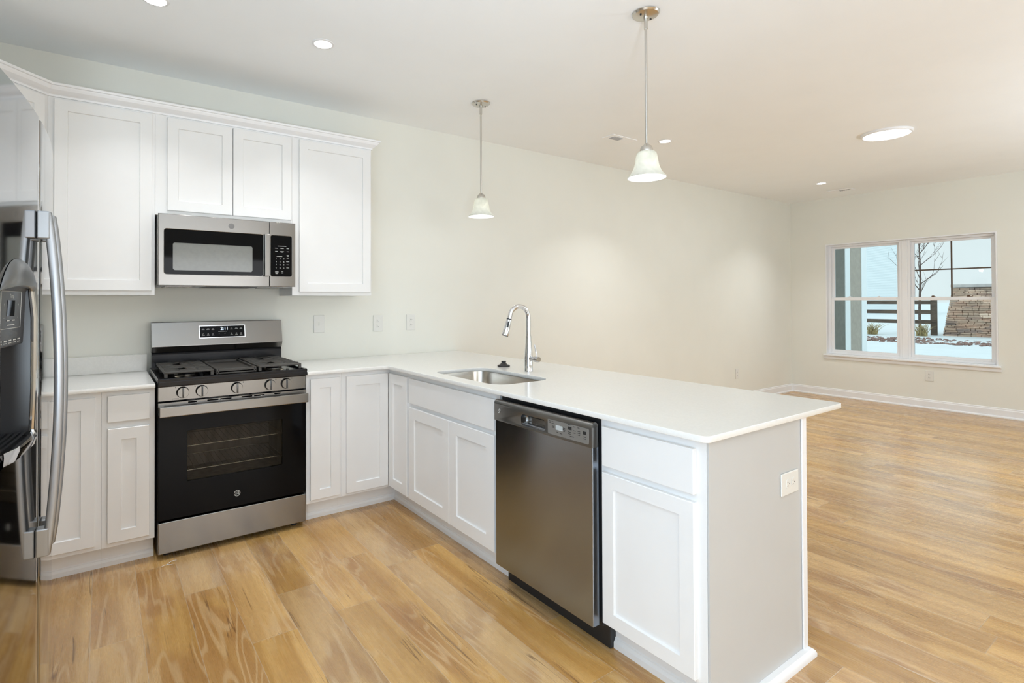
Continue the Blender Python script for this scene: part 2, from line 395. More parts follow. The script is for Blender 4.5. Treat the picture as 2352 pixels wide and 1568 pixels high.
def copy_tree(o, parent=None):
    c = o.copy(); C.objects.link(c)
    if parent is not None: c.parent = parent
    for ch in list(o.children): copy_tree(ch, c)
    return c

# ------------------------------------------------------------------ room shell
H = 2.745; XL = -1.10; XR = 8.137; YB = -8.0
bm = B(); box(bm, XL - .15, XR + .0, YB - .15, .0, -.12, 0)
struct('floor', bm, FLOORM, 'honey oak plank floor running through kitchen and living room', 'floor')
bm = B(); box(bm, XL - .15, XR + .2, YB - .15, .15, H, H + .12)
struct('ceiling', bm, CEIL, 'smooth off-white ceiling over the whole room', 'ceiling')
bm = B(); box(bm, XL - .15, XR + .15, .0, .15, -.12, H)
struct('wall_rear', bm, WALL, 'long greige wall behind the range and sink', 'wall')
bm = B()
box(bm, XL - .15, XL, YB, 0, -.12, 0); box(bm, XL - .15, XL, -2.95, 0, 0, H); box(bm, XL - .15, XL, YB, -4.75, 0, H); box(bm, XL - .15, XL, -4.75, -2.95, 2.15, H)
struct('wall_left', bm, WALL, 'greige wall behind the refrigerator', 'wall')
bm = B()
xs = [(0.1, 2.5), (4.8, 7.2)]
box(bm, XL, XR, YB - .15, YB, 0, .65); box(bm, XL, XR, YB - .15, YB, 2.15, H)
box(bm, XL, .1, YB - .15, YB, .65, 2.15); box(bm, 2.5, 4.8, YB - .15, YB, .65, 2.15); box(bm, 7.2, XR, YB - .15, YB, .65, 2.15)
struct('wall_front', bm, WALL, 'greige wall behind the camera', 'wall')
WY0, WY1, WZ0, WZ1 = -2.187, -.458, .575, 2.102
bm = B()
box(bm, XR, XR + .15, YB, WY0, -.12, H); box(bm, XR, XR + .15, WY1, 0, -.12, H); box(bm, XR, XR + .15, WY0, WY1, -.12, WZ0); box(bm, XR, XR + .15, WY0, WY1, WZ1, H)
struct('wall_right', bm, WALL, 'greige end wall holding the double window', 'wall')
bprof = ((0, 0), (.026, 0), (.026, .012), (.018, .02), (.014, .022), (.014, .085), (.009, .095), (.009, .104), (.004, .11), (0, .11))
bm = B(); sweep(bm, [(1.968, -.0005), (XR - .0005, -.0005)], bprof)
struct('baseboard_rear', bm, TRIMW, 'white baseboard along the long greige wall', 'baseboard')
bm = B(); sweep(bm, [(XR - .0005, -.0005), (XR - .0005, YB + .001)], bprof)
struct('baseboard_right', bm, TRIMW, 'white baseboard under the double window', 'baseboard')

# ------------------------------------------------------------------ window_1 (double hung pair)
def make_window():
    t = thing('window_1', (XR, (WY0 + WY1) / 2, WZ0), 'white double-hung window pair looking onto a snowy yard', 'window', None, 'structure')
    e = .072
    bm = B()   # drywall-return jamb lining + outer flat edge
    x0, x1 = XR - .006, XR + .14
    for a in ((WY0 + .0004, WY0 + .012, WZ0 + .0004, WZ1 - .0004), (WY1 - .012, WY1 - .0004, WZ0 + .0004, WZ1 - .0004), (WY0 + .0121, WY1 - .0121, WZ1 - .012, WZ1 - .0004), (WY0 + .0121, WY1 - .0121, WZ0 + .0004, WZ0 + .012)):
        box(bm, x0, x1, *a)
    link('jamb', bm, TRIMW, t)
    ym = (-1.262 - 1.388) / 2
    bm = B(); box(bm, XR + e - .016, XR + .13, ym - .03, ym + .03, WZ0 + .012, WZ1 - .012, .004); link('mullion', bm, TRIMW, t)
    for (ya, yb, dark) in ((ym + .03, WY1 - .012, False), (WY0 + .012, ym - .03, True)):
        f = B(); s = .026
        for a in ((ya, ya + s, WZ0 + .012, WZ1 - .012), (yb - s, yb, WZ0 + .012, WZ1 - .012), (ya + s, yb - s, WZ1 - .012 - s, WZ1 - .012), (ya + s, yb - s, WZ0 + .012, WZ0 + .012 + s)):
            box(f, XR + e - .01, XR + .128, *a, .003)
        fr = link('frame', f, TRIMW, t)
        zmid = 1.345
        for (z0, z1, dx) in ((WZ0 + .038, zmid + .02, 0), (zmid - .02, WZ1 - .038, .03)):
            sb = B(); q = .032; xa = XR + e + .004 + dx; xb = xa + .026
            lo = .03 if dx == 0 else .04; hi = .04 if dx == 0 else .026
            for a in ((ya + s, ya + s + q, z0, z1), (yb - s - q, yb - s, z0, z1), (ya + s + q, yb - s - q, z1 - hi, z1), (ya + s + q, yb - s - q, z0, z0 + lo)):
                box(sb, xa, xb, *a, .003)
            sash = link('sash', sb, TRIMW, t)
            pb = B(); box(pb, xa + .011, xa + .015, ya + s + q - .004, yb - s - q + .004, z0 + lo - .004, z1 - hi + .004)
            link('pane', pb, PANE, sash)
            if dark and dx:
                g = B(); yc = (ya + yb) / 2; za, zb = z0 + lo, z1 - hi
                box(g, xa + .017, xa + .023, yc - .008, yc + .008, za, zb); box(g, xa + .017, xa + .023, ya + s + q, yb - s - q, (za + zb) / 2 - .008, (za + zb) / 2 + .008)
                tag(link('muntin', g, BRONZE, sash), 'dark brown muntin cross')
            if dx == 0:
                for yl in (ya + (yb - ya) * .3, ya + (yb - ya) * .7):
                    k = B(); box(k, xa - .002, xa + .03, yl - .022, yl + .022, z1, z1 + .006, .002); box(k, xa + .004, xa + .018, yl - .01, yl + .016, z1 + .006, z1 + .016, .003)
                    link('sash_lock', k, BRONZE if dark else TRIMW, sash)
    bm = B(); sweep(bm, [(XR - .0005, -.434), (XR - .0005, -2.214)], ((-.07, .58), (-.07, .568), (0, .568), (0, .512), (.012, .512), (.016, .52), (.016, .548), (.03, .556), (.042, .56), (.045, .566), (.045, .574), (.04, .58)))
    link('sill', bm, TRIMW, t)
make_window()

# ------------------------------------------------------------------ cabinets
YF = -.61; XF = 1.331; DT = .019
def wall_run_cabinet(name, label, x0, x1, group):
    t = thing(name, ((x0 + x1) / 2, -.3, 0), label, 'cabinet', group)
    bm = B(); box(bm, x0, x1, YF, -.003, .118, .892, .001); link('carcass', bm, WHITE, t)
    return t
def toe(bm, path):
    return sweep(bm, path, ((-.012, 0), (.012, 0), (.012, .022), (.004, .032), (.004, .036), (0, .04), (0, .117), (-.012, .117)))
G = 'white base cabinets under the counter'
# narrow cabinet with a drawer, left of the range
c = wall_run_cabinet('base_cabinet', 'narrow white base cabinet with one drawer between range and refrigerator', -.238, -.010, G)
bm = B(); slab(bm, F_front(0, YF, 0), -.213, -.034, .737, .868, DT); link('drawer', bm, WHITE, c)
bm = B(); shaker(bm, F_front(0, YF, 0), -.213, -.034, .142, .705); link('door', bm, WHITE, c)
bm = B(); toe(bm, [(-.238, -.535), (-.010, -.535)]); link('toe_kick', bm, WHITE, c)
# corner cabinet beside the refrigerator
t = thing('base_cabinet', (-.6, -.3, 0), 'white corner base cabinet half hidden behind the refrigerator', 'cabinet', G)
bm = B(); box(bm, XL + .003, -.2385, YF, -.003, .118, .892, .001); box(bm, XL + .003, -.55, -.93, YF, .118, .892); link('carcass', bm, WHITE, t)
bm = B(); shaker(bm, F_front(0, YF, 0), -.528, -.263, .142, .866); link('door', bm, WHITE, t)
bm = B(); shaker(bm, F_plus(-.55, -.93, 0), .01, .298, .142, .866); link('door', bm, WHITE, t)
bm = B(); toe(bm, [(-.62, -.93), (-.62, -.535), (-.2385, -.535)]); link('toe_kick', bm, WHITE, t)
# narrow cabinet right of the range
c = wall_run_cabinet('base_cabinet', 'narrow white base cabinet with a single tall door right of the range', .777, .9995, G)
bm = B(); shaker(bm, F_front(0, YF, 0), .798, .982, .140, .866); link('door', bm, WHITE, c)
bm = B(); toe(bm, [(.777, -.535), (.9995, -.535)]); link('toe_kick', bm, WHITE, c)
# inside corner cabinet with a folding pair of doors
t = thing('base_cabinet', (1.5, -.4, 0), 'white inside-corner base cabinet with two doors meeting at a right angle', 'cabinet', G)
bm = B(); box(bm, 1.0, 1.94, YF, -.003, .118, .892, .001); box(bm, XF, 1.94, -.8935, YF, .118, .892); link('carcass', bm, WHITE, t)
bm = B(); shaker(bm, F_front(0, YF, 0), 1.027, XF - DT - .0015, .136, .864, st=.06); link('door', bm, WHITE, t)
bm = B(); shaker(bm, F_side(XF, YF, 0), DT + .0015, .268, .132, .864, st=.06); link('door', bm, WHITE, t)
bm = B(); toe(bm, [(1.0, -.535), (1.405, -.535), (1.405, -.8935)]); link('toe_kick', bm, WHITE, t)
# sink base
def pen_cab(label, y0, y1, loc):
    t = thing('base_cabinet', loc, label, 'cabinet', G)
    bm = B(); box(bm, XF, XF + .018, y1, y0, .118, .892, .0008); box(bm, XF + .018, 1.94, y0 - .016, y0, .118, .892); box(bm, XF + .018, 1.94, y1, y1 + .016, .118, .892)
    box(bm, XF + .018, 1.94, y1, y0, .118, .136); box(bm, 1.922, 1.94, y1, y0, .136, .892); link('carcass', bm, WHITE, t)
    bm = B(); toe(bm, [(1.405, y0), (1.405, y1)]); link('toe_kick', bm, WHITE, t)
    return t
c = pen_cab('white sink base cabinet with a wide false drawer and two doors', -.8945, -1.787, (1.6, -1.33, 0))
M = F_side(XF, 0, 0)
bm = B(); slab(bm, M, .906, 1.763, .712, .862); tag(link('false_drawer', bm, WHITE, c), 'wide plain false drawer front')
bm = B(); shaker(bm, M, .906, 1.3615, .132, .688, st=.066); link('door', bm, WHITE, c)
bm = B(); shaker(bm, M, 1.3645, 1.763, .132, .688, st=.066); link('door', bm, WHITE, c)
c = pen_cab('white peninsula end cabinet with one drawer above a single door', -2.4115, -2.8365, (1.6, -2.63, 0))
bm = B(); slab(bm, M, 2.428, 2.803, .716, .862); link('drawer', bm, WHITE, c)
bm = B(); shaker(bm, M, 2.428, 2.803, .132, .692, st=.052); link('door', bm, WHITE, c)
# peninsula end and back panels
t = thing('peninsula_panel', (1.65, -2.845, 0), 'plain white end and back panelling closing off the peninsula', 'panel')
bm = B(); box(bm, XF, 1.948, -2.844, -2.838, .0, .893); link('end_panel', bm, PANEL_SHADED, t)
bm = B(); box(bm, 1.942, 1.950, -2.838, -.03, .0, .893); link('back_panel', bm, PANEL_SHADED, t)
bm = B(); box(bm, 1.932, 1.966, -2.851, -2.8445, .03, .893, .002); box(bm, 1.9505, 1.966, -2.8445, -2.81, .03, .893, .002); tag(link('corner_trim', bm, TRIMW, t), 'bright white vertical corner trim')
bm = B(); sweep(bm, [(1.36, -2.8445), (1.951, -2.8445), (1.951, -.03)], ((0, 0), (.03, 0), (.03, .012), (.026, .022), (.018, .029), (.008, .03), (0, .03)))
link('shoe_molding', bm, TRIMW, t, True)

# wall cabinets
UF = -.305; U0, U1, UR, UL = .010, .783, 1.338, -.472
GU = 'white wall cabinets under the crown molding'
def upper(label, x0, x1, z0):
    t = thing('wall_cabinet', ((x0 + x1) / 2, -.15, z0), label, 'cabinet', GU)
    bm = B(); box(bm, x0, x1, UF, -.003, z0, 2.405, .001); link('carcass', bm, WHITE, t)
    return t
M = F_front(0, UF, 0)
c = upper('tall white wall cabinet with one wide door left of the microwave', UL, U0, 1.372)
bm = B(); shaker(bm, M, UL + .026, U0 - .016, 1.396, 2.392); link('door', bm, WHITE, c)
c = upper('short white wall cabinet with two doors directly above the microwave', U0 + .0005, U1 - .0005, 1.83)
bm = B(); shaker(bm, M, .070, .4185, 1.858, 2.392); link('door', bm, WHITE, c)
bm = B(); shaker(bm, M, .4225, .774, 1.858, 2.392); link('door', bm, WHITE, c)
c = upper('tall white wall cabinet with one door right of the microwave', U1, UR, 1.372)
bm = B(); shaker(bm, M, .826, UR - .012, 1.396, 2.392); link('door', bm, WHITE, c)
t = thing('wall_cabinet', (-.8, -.3, 1.372), 'diagonal white corner wall cabinet behind the refrigerator top', 'cabinet', GU)
bm = B()
pl = [(XL + .003, -.003), (UL - .0005, -.003), (UL - .0005, UF), (UL - .305, UF - .305), (XL + .003, UF - .305)]
lo = [bm.verts.new((*p, 1.372)) for p in pl]; hi = [bm.verts.new((*p, 2.405)) for p in pl]
bm.faces.new(lo); bm.faces.new(hi)
for i in range(5): bm.faces.new((lo[i], lo[(i + 1) % 5], hi[(i + 1) % 5], hi[i]))
bmesh.ops.recalc_face_normals(bm, faces=bm.faces[:]); link('carcass', bm, WHITE, t)
s = math.sqrt(.5); MD = frame((s, s, 0), (0, 0, 1), (s, -s, 0), (UL - .305, UF - .305, 0))
bm = B(); shaker(bm, MD, .03, .40, 1.396, 2.392); link('door', bm, WHITE, t)
cprof = ((-.002, 2.398), (.007, 2.398), (.008, 2.408), (.013, 2.412), (.020, 2.417), (.034, 2.428), (.040, 2.440), (.042, 2.446), (.050, 2.448), (.052, 2.454), (.052, 2.459), (-.002, 2.459))
bm = B(); sweep(bm, [(XL + .002, UF - .305), (UL - .305, UF - .305), (UL, UF), (UR, UF), (UR, -.002)], [(o, z + .006) for o, z in cprof])
struct('trim_1', bm, TRIMW, 'white crown molding capping the wall cabinets', 'molding')

# ------------------------------------------------------------------ countertops
t = thing('countertop', (-.5, -.3, .893), 'short white quartz countertop with backsplash left of the range', 'countertop', 'white quartz countertops')
bm = B(); plate(bm, ID, [fillet([(XL + .003, -.003), (XL + .003, -.95), (-.51, -.95), (-.51, -.648), (-.010, -.648), (-.010, -.003)], (0, 0, .01, .02, .003, 0))], .8935, .914, .002)
link('slab', bm, QUARTZ, t)
bm = B(); box(bm, XL + .003, -.010, -.021, -.003, .9145, 1.016, .001); link('backsplash', bm, QUARTZ, t)
t = thing('countertop', (1.7, -1.4, .893), 'large L-shaped white quartz countertop of the peninsula around the sink', 'countertop', 'white quartz countertops')
SX0, SX1, SY0, SY1 = 1.385, 1.757, -1.70, -1.06
hole = fillet([(SX0, SY1), (SX0, SY0), (SX1, SY0), (SX1, SY1)], (.09, .09, .09, .09), 12)
bm = B(); plate(bm, ID, [fillet([(.775, -.003), (.775, -.648), (1.293, -.648), (1.293, -2.862), (2.258, -2.862), (2.258, -.003)], (0, .003, .03, .025, .02, 0)), hole], .8935, .914, .002)
link('slab', bm, QUARTZ, t)
# sink
t = thing('kitchen_sink', (1.57, -1.38, .70), 'undermount stainless steel sink bowl set in the peninsula', 'sink')
bm = B(); rows = []
def sring(d, z, r): return fillet([(SX0 + d, SY1 - d), (SX0 + d, SY0 + d), (SX1 - d, SY0 + d), (SX1 - d, SY1 - d)], (r,) * 4, 12), z
for d, z, r in ((-.02, .893, .10), (-.004, .893, .09), (-.003, .888, .09), (.004, .73, .085), (.012, .705, .08), (.035, .692, .06), (.12, .688, .04)):
    p, z = sring(d, z, r); rows.append([bm.verts.new((a, b, z)) for a, b in p])
n = len(rows[0])
for a, b in zip(rows, rows[1:]):
    for i in range(n): bm.faces.new((a[i], a[(i + 1) % n], b[(i + 1) % n], b[i]))
bm.faces.new(rows[-1]); bmesh.ops.recalc_face_normals(bm, faces=bm.faces[:])
for f in bm.faces: f.normal_flip()
link('basin', bm, SINKST, t, True)
bm = B(); lathe(bm, F_up(1.57, -1.38, .6885), ((.055, 0), (.055, .003), (.045, .003), (.038, -.0), (0, -.0)), 32); link('drain', bm, CHROME, t, True)
# faucet
def make_faucet():
    FX, FY = 1.868, -1.376
    t = thing('kitchen_faucet', (FX, FY, .914), 'tall chrome gooseneck pull-down faucet behind the sink', 'faucet')
    bm = B(); lathe(bm, F_up(FX, FY, .914), ((0, 0.0005), (.0275, .0005), (.0275, .004), (.0262, .006), (.0255, .07), (.0225, .12), (.0185, .17), (.0165, .205), (.0165, .21), (.0155, .211), (0, .211)), 32); link('body', bm, CHROME, t, True)
    dx, dy = -.985, .17; R = .063
    pts = [(FX, FY, 1.125), (FX, FY, 1.18), (FX, FY, 1.232)]
    for i in range(1, 17):
        a = PI * i / 16 * .93; pts.append((FX + dx * R * (1 - math.cos(a)), FY + dy * R * (1 - math.cos(a)), 1.232 + R * 1.08 * math.sin(a)))
    q = Vector(pts[-1]); d = (Vector(pts[-1]) - Vector(pts[-2])).normalized()
    pts.append(tuple(q + d * .02))
    bm = B(); tube(bm, pts, .0138, 16); link('neck', bm, CHROME, t, True)
    q = Vector(pts[-1]); z = d; x = Vector((0, 1, 0)); x = (x - z * x.dot(z)).normalized(); y = z.cross(x)
    Mh = frame(x, y, z, q)
    bm = B(); lathe(bm, Mh, ((.0145, 0), (.0155, .002), (.0155, .004), (.0145, .006), (0, .006)), 24); link('collar', bm, BLACKP, t, True)
    bm = B(); lathe(bm, Mh, ((0, .006), (.0150, .006), (.0165, .03), (.0195, .075), (.0215, .098), (.0212, .101), (.018, .1015), (0, .1015)), 28); sh = link('spray_head', bm, CHROME, t, True)
    bm = B(); lathe(bm, Mh, ((.019, .102), (.019, .1035), (.0, .1035)), 24); link('nozzle', bm, BLACKP, sh, True)
    cdir = Vector((-.55, -.83, .0)); cdir = (cdir - z * cdir.dot(z)).normalized(); cu = z.cross(cdir)
    Mb = frame(cu, z, cdir, q + z * .035)
    bm = B(); lbox(bm, Mb, -.0055, .0055, -.018, .018, .014, .0195, .002); link('spray_button', bm, BLACKP, sh, True)
    # side handle pointing along -y
    Mk = frame((1, 0, 0), (0, 0, 1), (0, -1, 0), (FX, FY, .990))
    bm = B(); lathe(bm, Mk, ((0, .0), (.0135, .0), (.0135, .052), (.0165, .053), (.0165, .088), (.0155, .090), (0, .090)), 28); hd = link('valve_handle', bm, CHROME, t, True)
    bm = B(); tube(bm, [(FX, FY - .072, 1.0), (FX + .002, FY - .066, 1.028), (FX + .004, FY - .055, 1.055), (FX + .006, FY - .046, 1.072)], [.0055, .005, .0045, .006], 12, flat=.8); link('lever', bm, CHROME, hd, True)
make_faucet()
bm = B(); lathe(bm, F_up(1.888, -1.112, .9145), ((0, 0), (.040, 0), (.0405, .006), (.038, .009), (.024, .013), (.017, .020), (.014, .027), (.0155, .029), (.0155, .034), (0, .034)), 32)
tag(link('sink_stopper', bm, BLACKP, None, True), 'small black rubber sink stopper standing on the counter', 'stopper')

# ------------------------------------------------------------------ range
def make_range():
    X0, X1 = .001, .767; YFR = -.640
    t = thing('gas_range', (.384, -.32, 0), 'stainless freestanding gas range with black glass oven door', 'range')
    bm = B(); box(bm, X0, X0 + .012, -.612, -.03, .03, .893, .001); box(bm, X1 - .012, X1, -.612, -.03, .03, .893, .001); box(bm, X0 + .012, X1 - .012, -.05, -.03, .03, .893)
    box(bm, X0 + .012, X1 - .012, -.612, -.05, .03, .045); box(bm, X0 + .012, X1 - .012, -.612, -.05, .79, .88)
    link('body', bm, ENAMEL, t)
    bm = B()     # oven cavity liner behind the glass
    box(bm, .10, .67, -.19, -.185, .34, .70); box(bm, .10, .105, -.60, -.19, .34, .70); box(bm, .665, .67, -.60, -.19, .34, .70); box(bm, .105, .665, -.60, -.19, .34, .345); box(bm, .105, .665, -.60, -.19, .695, .70)
    cav = link('oven_cavity', bm, mat('oven_liner_enamel', (.33, .29, .25), .45, 0, .25, 9, stretch=(3, 3, .6)), t)
    for z in (.425, .555):
        bm = B(); tube(bm, [(.112, -.57, z), (.658, -.57, z)], .0024, 8); tube(bm, [(.112, -.23, z), (.658, -.23, z)], .0028, 8)
        for i in range(19): tube(bm, [(.125 + i * .0288, -.568, z + .003), (.125 + i * .0288, -.232, z + .003)], .0016, 6)
        link('oven_rack', bm, NICKEL, t, True)
    for fx in (.05, .718):
        for fy in (-.56, -.10):
            bm = B(); disc_box(bm, F_up(fx, fy, 0.0005), .02, .029, 16); link('foot', bm, BLACKP, t, True)
    # drawer
    bm = B(); box(bm, X0 + .001, X1 - .001, YFR, -.612, .032, .194, .004); link('storage_drawer', bm, STEEL, t)
    # door
    bm = B(); plate(bm, F_front(0, -.613, 0), [[(X0 + .001, .204), (X1 - .001, .204), (X1 - .001, .806), (X0 + .001, .806)], rrect(.137, .630, .388, .652, .006, 4)], 0, .026, .002)
    door = link('oven_door', bm, BLACKGL, t)
    bm = B(); box(bm, .134, .633, -.6385, -.6355, .385, .655); link('oven_window', bm, OVENPANE, door)
    bm = B(); plate(bm, F_front(0, YFR, 0), [[(X0 + .001, .786), (X1 - .001, .786), (X1 - .001, .811), (X0 + .001, .811)]] + [rrect(a, b, .800, .8075, .003, 4) for a, b in ((.140, .181), (.232, .288), (.296, .353), (.405, .462), (.472, .528), (.583, .618))], .0005, .006, .0008)
    link('vent_strip', bm, STEEL, door)
    bm = B(); box(bm, X0 + .002, X1 - .002, -.697, -.680, .744, .797, .004)
    box(bm, X0 + .002, X0 + .03, -.6815, YFR - .0005, .748, .793, .002); box(bm, X1 - .03, X1 - .002, -.6815, YFR - .0005, .748, .793, .002)
    link('handle', bm, STEEL, door)
    Ml = F_front(.384, YFR, .275)
    bm = B(); lathe(bm, Ml, ((.0165, .0004), (.0165, .0012), (.0145, .0012), (.0145, .0004)), 40); text(bm, Ml, 'GE', .0175, 0, 0, .001, shear=.25)
    for k in range(4):
        a = PI / 2 * k + .4; tube(bm, [tuple(Ml @ Vector((.0145 * math.cos(a + s), .0145 * math.sin(a + s), .0009)) * 1.0) if False else tuple(Ml @ Vector(((.0142 - .004 * math.sin(PI * q / 5)) * math.cos(a + q * .16), (.0142 - .004 * math.sin(PI * q / 5)) * math.sin(a + q * .16), .0009))) for q in range(6)], .0005, 5)
    link('logo', bm, LABELW, door)
    # control panel with knobs
    bm = B(); box(bm, X0, X1, -.634, -.60, .816, .8935, .003); cp = link('control_panel', bm, STEEL, t)
    for kx in (.116, .207, .383, .561, .652):
        Mk = F_front(kx, -.634, .857)
        bm = B(); lathe(bm, Mk, ((0, .001), (.0285, .001), (.0305, .004), (.0300, .007), (.027, .018), (.0262, .021), (.0, .021)), 36)
        lbox(bm, Mk, -.0035, .0035, -.027, .027, .0205, .029, .0015)
        kb = link('knob', bm, STEEL, cp, True)
        bm = B(); lbox(bm, Mk, -.0016, .0016, -.0255, .0255, .0290, .0298); link('pointer', bm, BLACKP, kb)
        bm = B(); sgn = -1 if kx < .3 else 1
        lathe(bm, frame((1, 0, 0), (0, 0, 1), (0, -1, 0), (kx + sgn * .033, -.634, .884)), ((.0028, .0003), (.0028, .001), (0, .001)), 12); link('burner_mark', bm, LABELK, cp)
    bm = B(); dash(bm, F_front(0, -.634, 0), .082, .826, .03); link('lettering', bm, LABELK, cp)
    # cooktop
    bm = B(); box(bm, X0 - .002, X1 + .004, -.652, -.055, .8945, .922, .004); ct = link('cooktop', bm, ENAMEL, t)
    bm = B(); sweep(bm, [(X0 - .002, -.055), (X0 - .002, -.652), (X1 + .004, -.652), (X1 + .004, -.055)], ((0, .921), (-.014, .921), (-.012, .934), (-.003, .936), (0, .932)))
    link('cooktop_rim', bm, ENAMEL, ct, True)
    for i, (bx, by, br) in enumerate(((.15, -.23, .038), (.15, -.48, .046), (.384, -.35, .036), (.62, -.23, .036), (.62, -.48, .046))):
        Mb = F_up(bx, by, .922)
        bm = B(); lathe(bm, Mb, ((0, .0003), (br + .012, .0003), (br + .010, .006), (br, .008), (br, .014), (0, .014)), 30); b1 = link('burner', bm, SINKST, t, True)
        bm = B(); lathe(bm, Mb, ((0, .0145), (br * .9, .0145), (br * .92, .020), (br * .8, .023), (0, .024)), 30); link('burner_cap', bm, ENAMEL, b1, True)
    # grates
    def grate(x0, x1):
        y0, y1, z0, z1 = -.628, -.10, .9365, .967
        bm = B()
        holes = []
        for cy in (-.23, -.48):
            cx = (x0 + x1) / 2
            for sx in (-1, 1):
                for k in range(3):
                    u0, u1 = cx + sx * .006, cx + sx * (.055 + .012 * (k == 1))
                    vv = cy - .052 + k * .037
                    if sx < 0: u0, u1 = u1, u0
                    holes.append([(u0, vv), (u1, vv + .004 * sx), (u1, vv + .024 - .006 * sx), (u0, vv + .024)])
        plate(bm, ID, [rrect(x0, x1, y0, y1, .008, 3)] + holes, z1 - .010, z1, .0015)
        for i in range(8):
            yy = y0 + .05 + i * (y1 - y0 - .1) / 7
            box(bm, x0 + .008, x0 + .075, yy - .006, yy + .006, z1 - .001, z1 + .004, .0015); box(bm, x1 - .075, x1 - .008, yy - .006, yy + .006, z1 - .001, z1 + .004, .0015)
        for fx in (x0 + .001, x1 - .017):
            for fy in (y0 + .001, y1 - .017, (y0 + y1) / 2 - .008): box(bm, fx, fx + .016, fy, fy + .016, z0, z1 - .005, .002)
        return link('grate', bm, IRON, t)
    grate(.030, .268); grate(.500, .745)
    bm = B()
    x0, x1, y0, y1 = .279, .489, -.628, -.10
    box(bm, x0, x1, y0, y1, .944, .954, .002)
    for a in ((x0, x0 + .012, y0, y1), (x1 - .012, x1, y0, y1), (x0 + .012, x1 - .012, y0, y0 + .012), (x0 + .012, x1 - .012, y1 - .05, y1)): box(bm, *a, .9365, .966, .003)
    tag(link('griddle', bm, IRON, t), 'flat centre griddle plate')
    # back guard
    g0, g1 = .008, .774
    def prism(bm, pts, xa, xb):
        a = [bm.verts.new((xa, y, z)) for y, z in pts]; b = [bm.verts.new((xb, y, z)) for y, z in pts]; n = len(pts)
        bm.faces.new(a); bm.faces.new(b)
        for i in range(n): bm.faces.new((a[i], a[(i + 1) % n], b[(i + 1) % n], b[i]))
        bmesh.ops.recalc_face_normals(bm, faces=bm.faces[:]); return bm
    bm = B(); prism(bm, [(-.032, .93), (-.092, .93), (-.092, 1.012), (-.078, 1.03), (-.032, 1.03)], g0 + .002, g1 - .002); link('rear_riser', bm, ENAMEL, t)
    bm = B(); prism(bm, [(-.03, 1.026), (-.088, 1.026), (-.112, 1.062), (-.112, 1.066), (-.080, 1.206), (-.076, 1.209), (-.03, 1.209)], g0, g1); bg = link('backguard', bm, STEEL, t)
    a = Vector((0, -.112, 1.066)); b = Vector((0, -.080, 1.206)); v = (b - a).normalized(); w = Vector((1, 0, 0)).cross(v)
    Mg = frame((1, 0, 0), v, w, (.402, -.112, 1.066))
    bm = B(); plate(bm, Mg, [rrect(-.138, .138, .038, .120, .003, 3), rrect(-.132, .132, .044, .114, .002, 3)], .0005, .003, .0005); link('display_bezel', bm, CHROME, bg)
    bm = B(); lbox(bm, Mg, -.1325, .1325, .0435, .1145, .0005, .0015); dp = link('display_panel', bm, BLACKGL, bg)
    bm = B(); text(bm, Mg, '2:11', .028, .012, .097, .0022); link('clock_digits', bm, GLOW, dp)
    bm = B()
    for u, l in ((-.112, .016), (-.084, .018), (-.056, .016), (.054, .016), (.083, .02), (.111, .016)): dash(bm, Mg, u, .0935 if abs(u) > .06 else .092, l, .0022, .0022); dash(bm, Mg, u, .0985, l * .7, .0014, .0022)
    for u in (-.112, -.084, -.056, .054, .083, .111):
        lathe(bm, Mg @ Matrix.Translation((u, .064, .0018)), ((.0045, 0), (.0045, .0004), (.0034, .0004), (.0034, 0)), 14); dash(bm, Mg, u, .056, .016, .0016, .0022)
    text(bm, Mg, '-', .014, -.02, .066, .0022); text(bm, Mg, '+', .014, .014, .066, .0022); dash(bm, Mg, 0, .079, .05, .002, .0022)
    link('lettering', bm, LABELW, dp)
make_range()
for i, (x, y, r) in enumerate(((.062, -.688, .5), (.036, -.717, -.2))):
    bm = B(); tube(bm, [(x + .018 * (k - 3) * math.cos(r) / 2, y + .018 * (k - 3) * math.sin(r) / 2, .002 + .007 * math.sin(PI * k / 6)) for k in range(7)], .0016, 6, flat=.5)
    tag(link('plastic_scrap', bm, PLASTICBAG, None, True), ['curled white plastic scrap lying nearest the oven drawer', 'curled white plastic scrap a little further out on the floor'][i], 'scrap', 'plastic scraps on the floor')

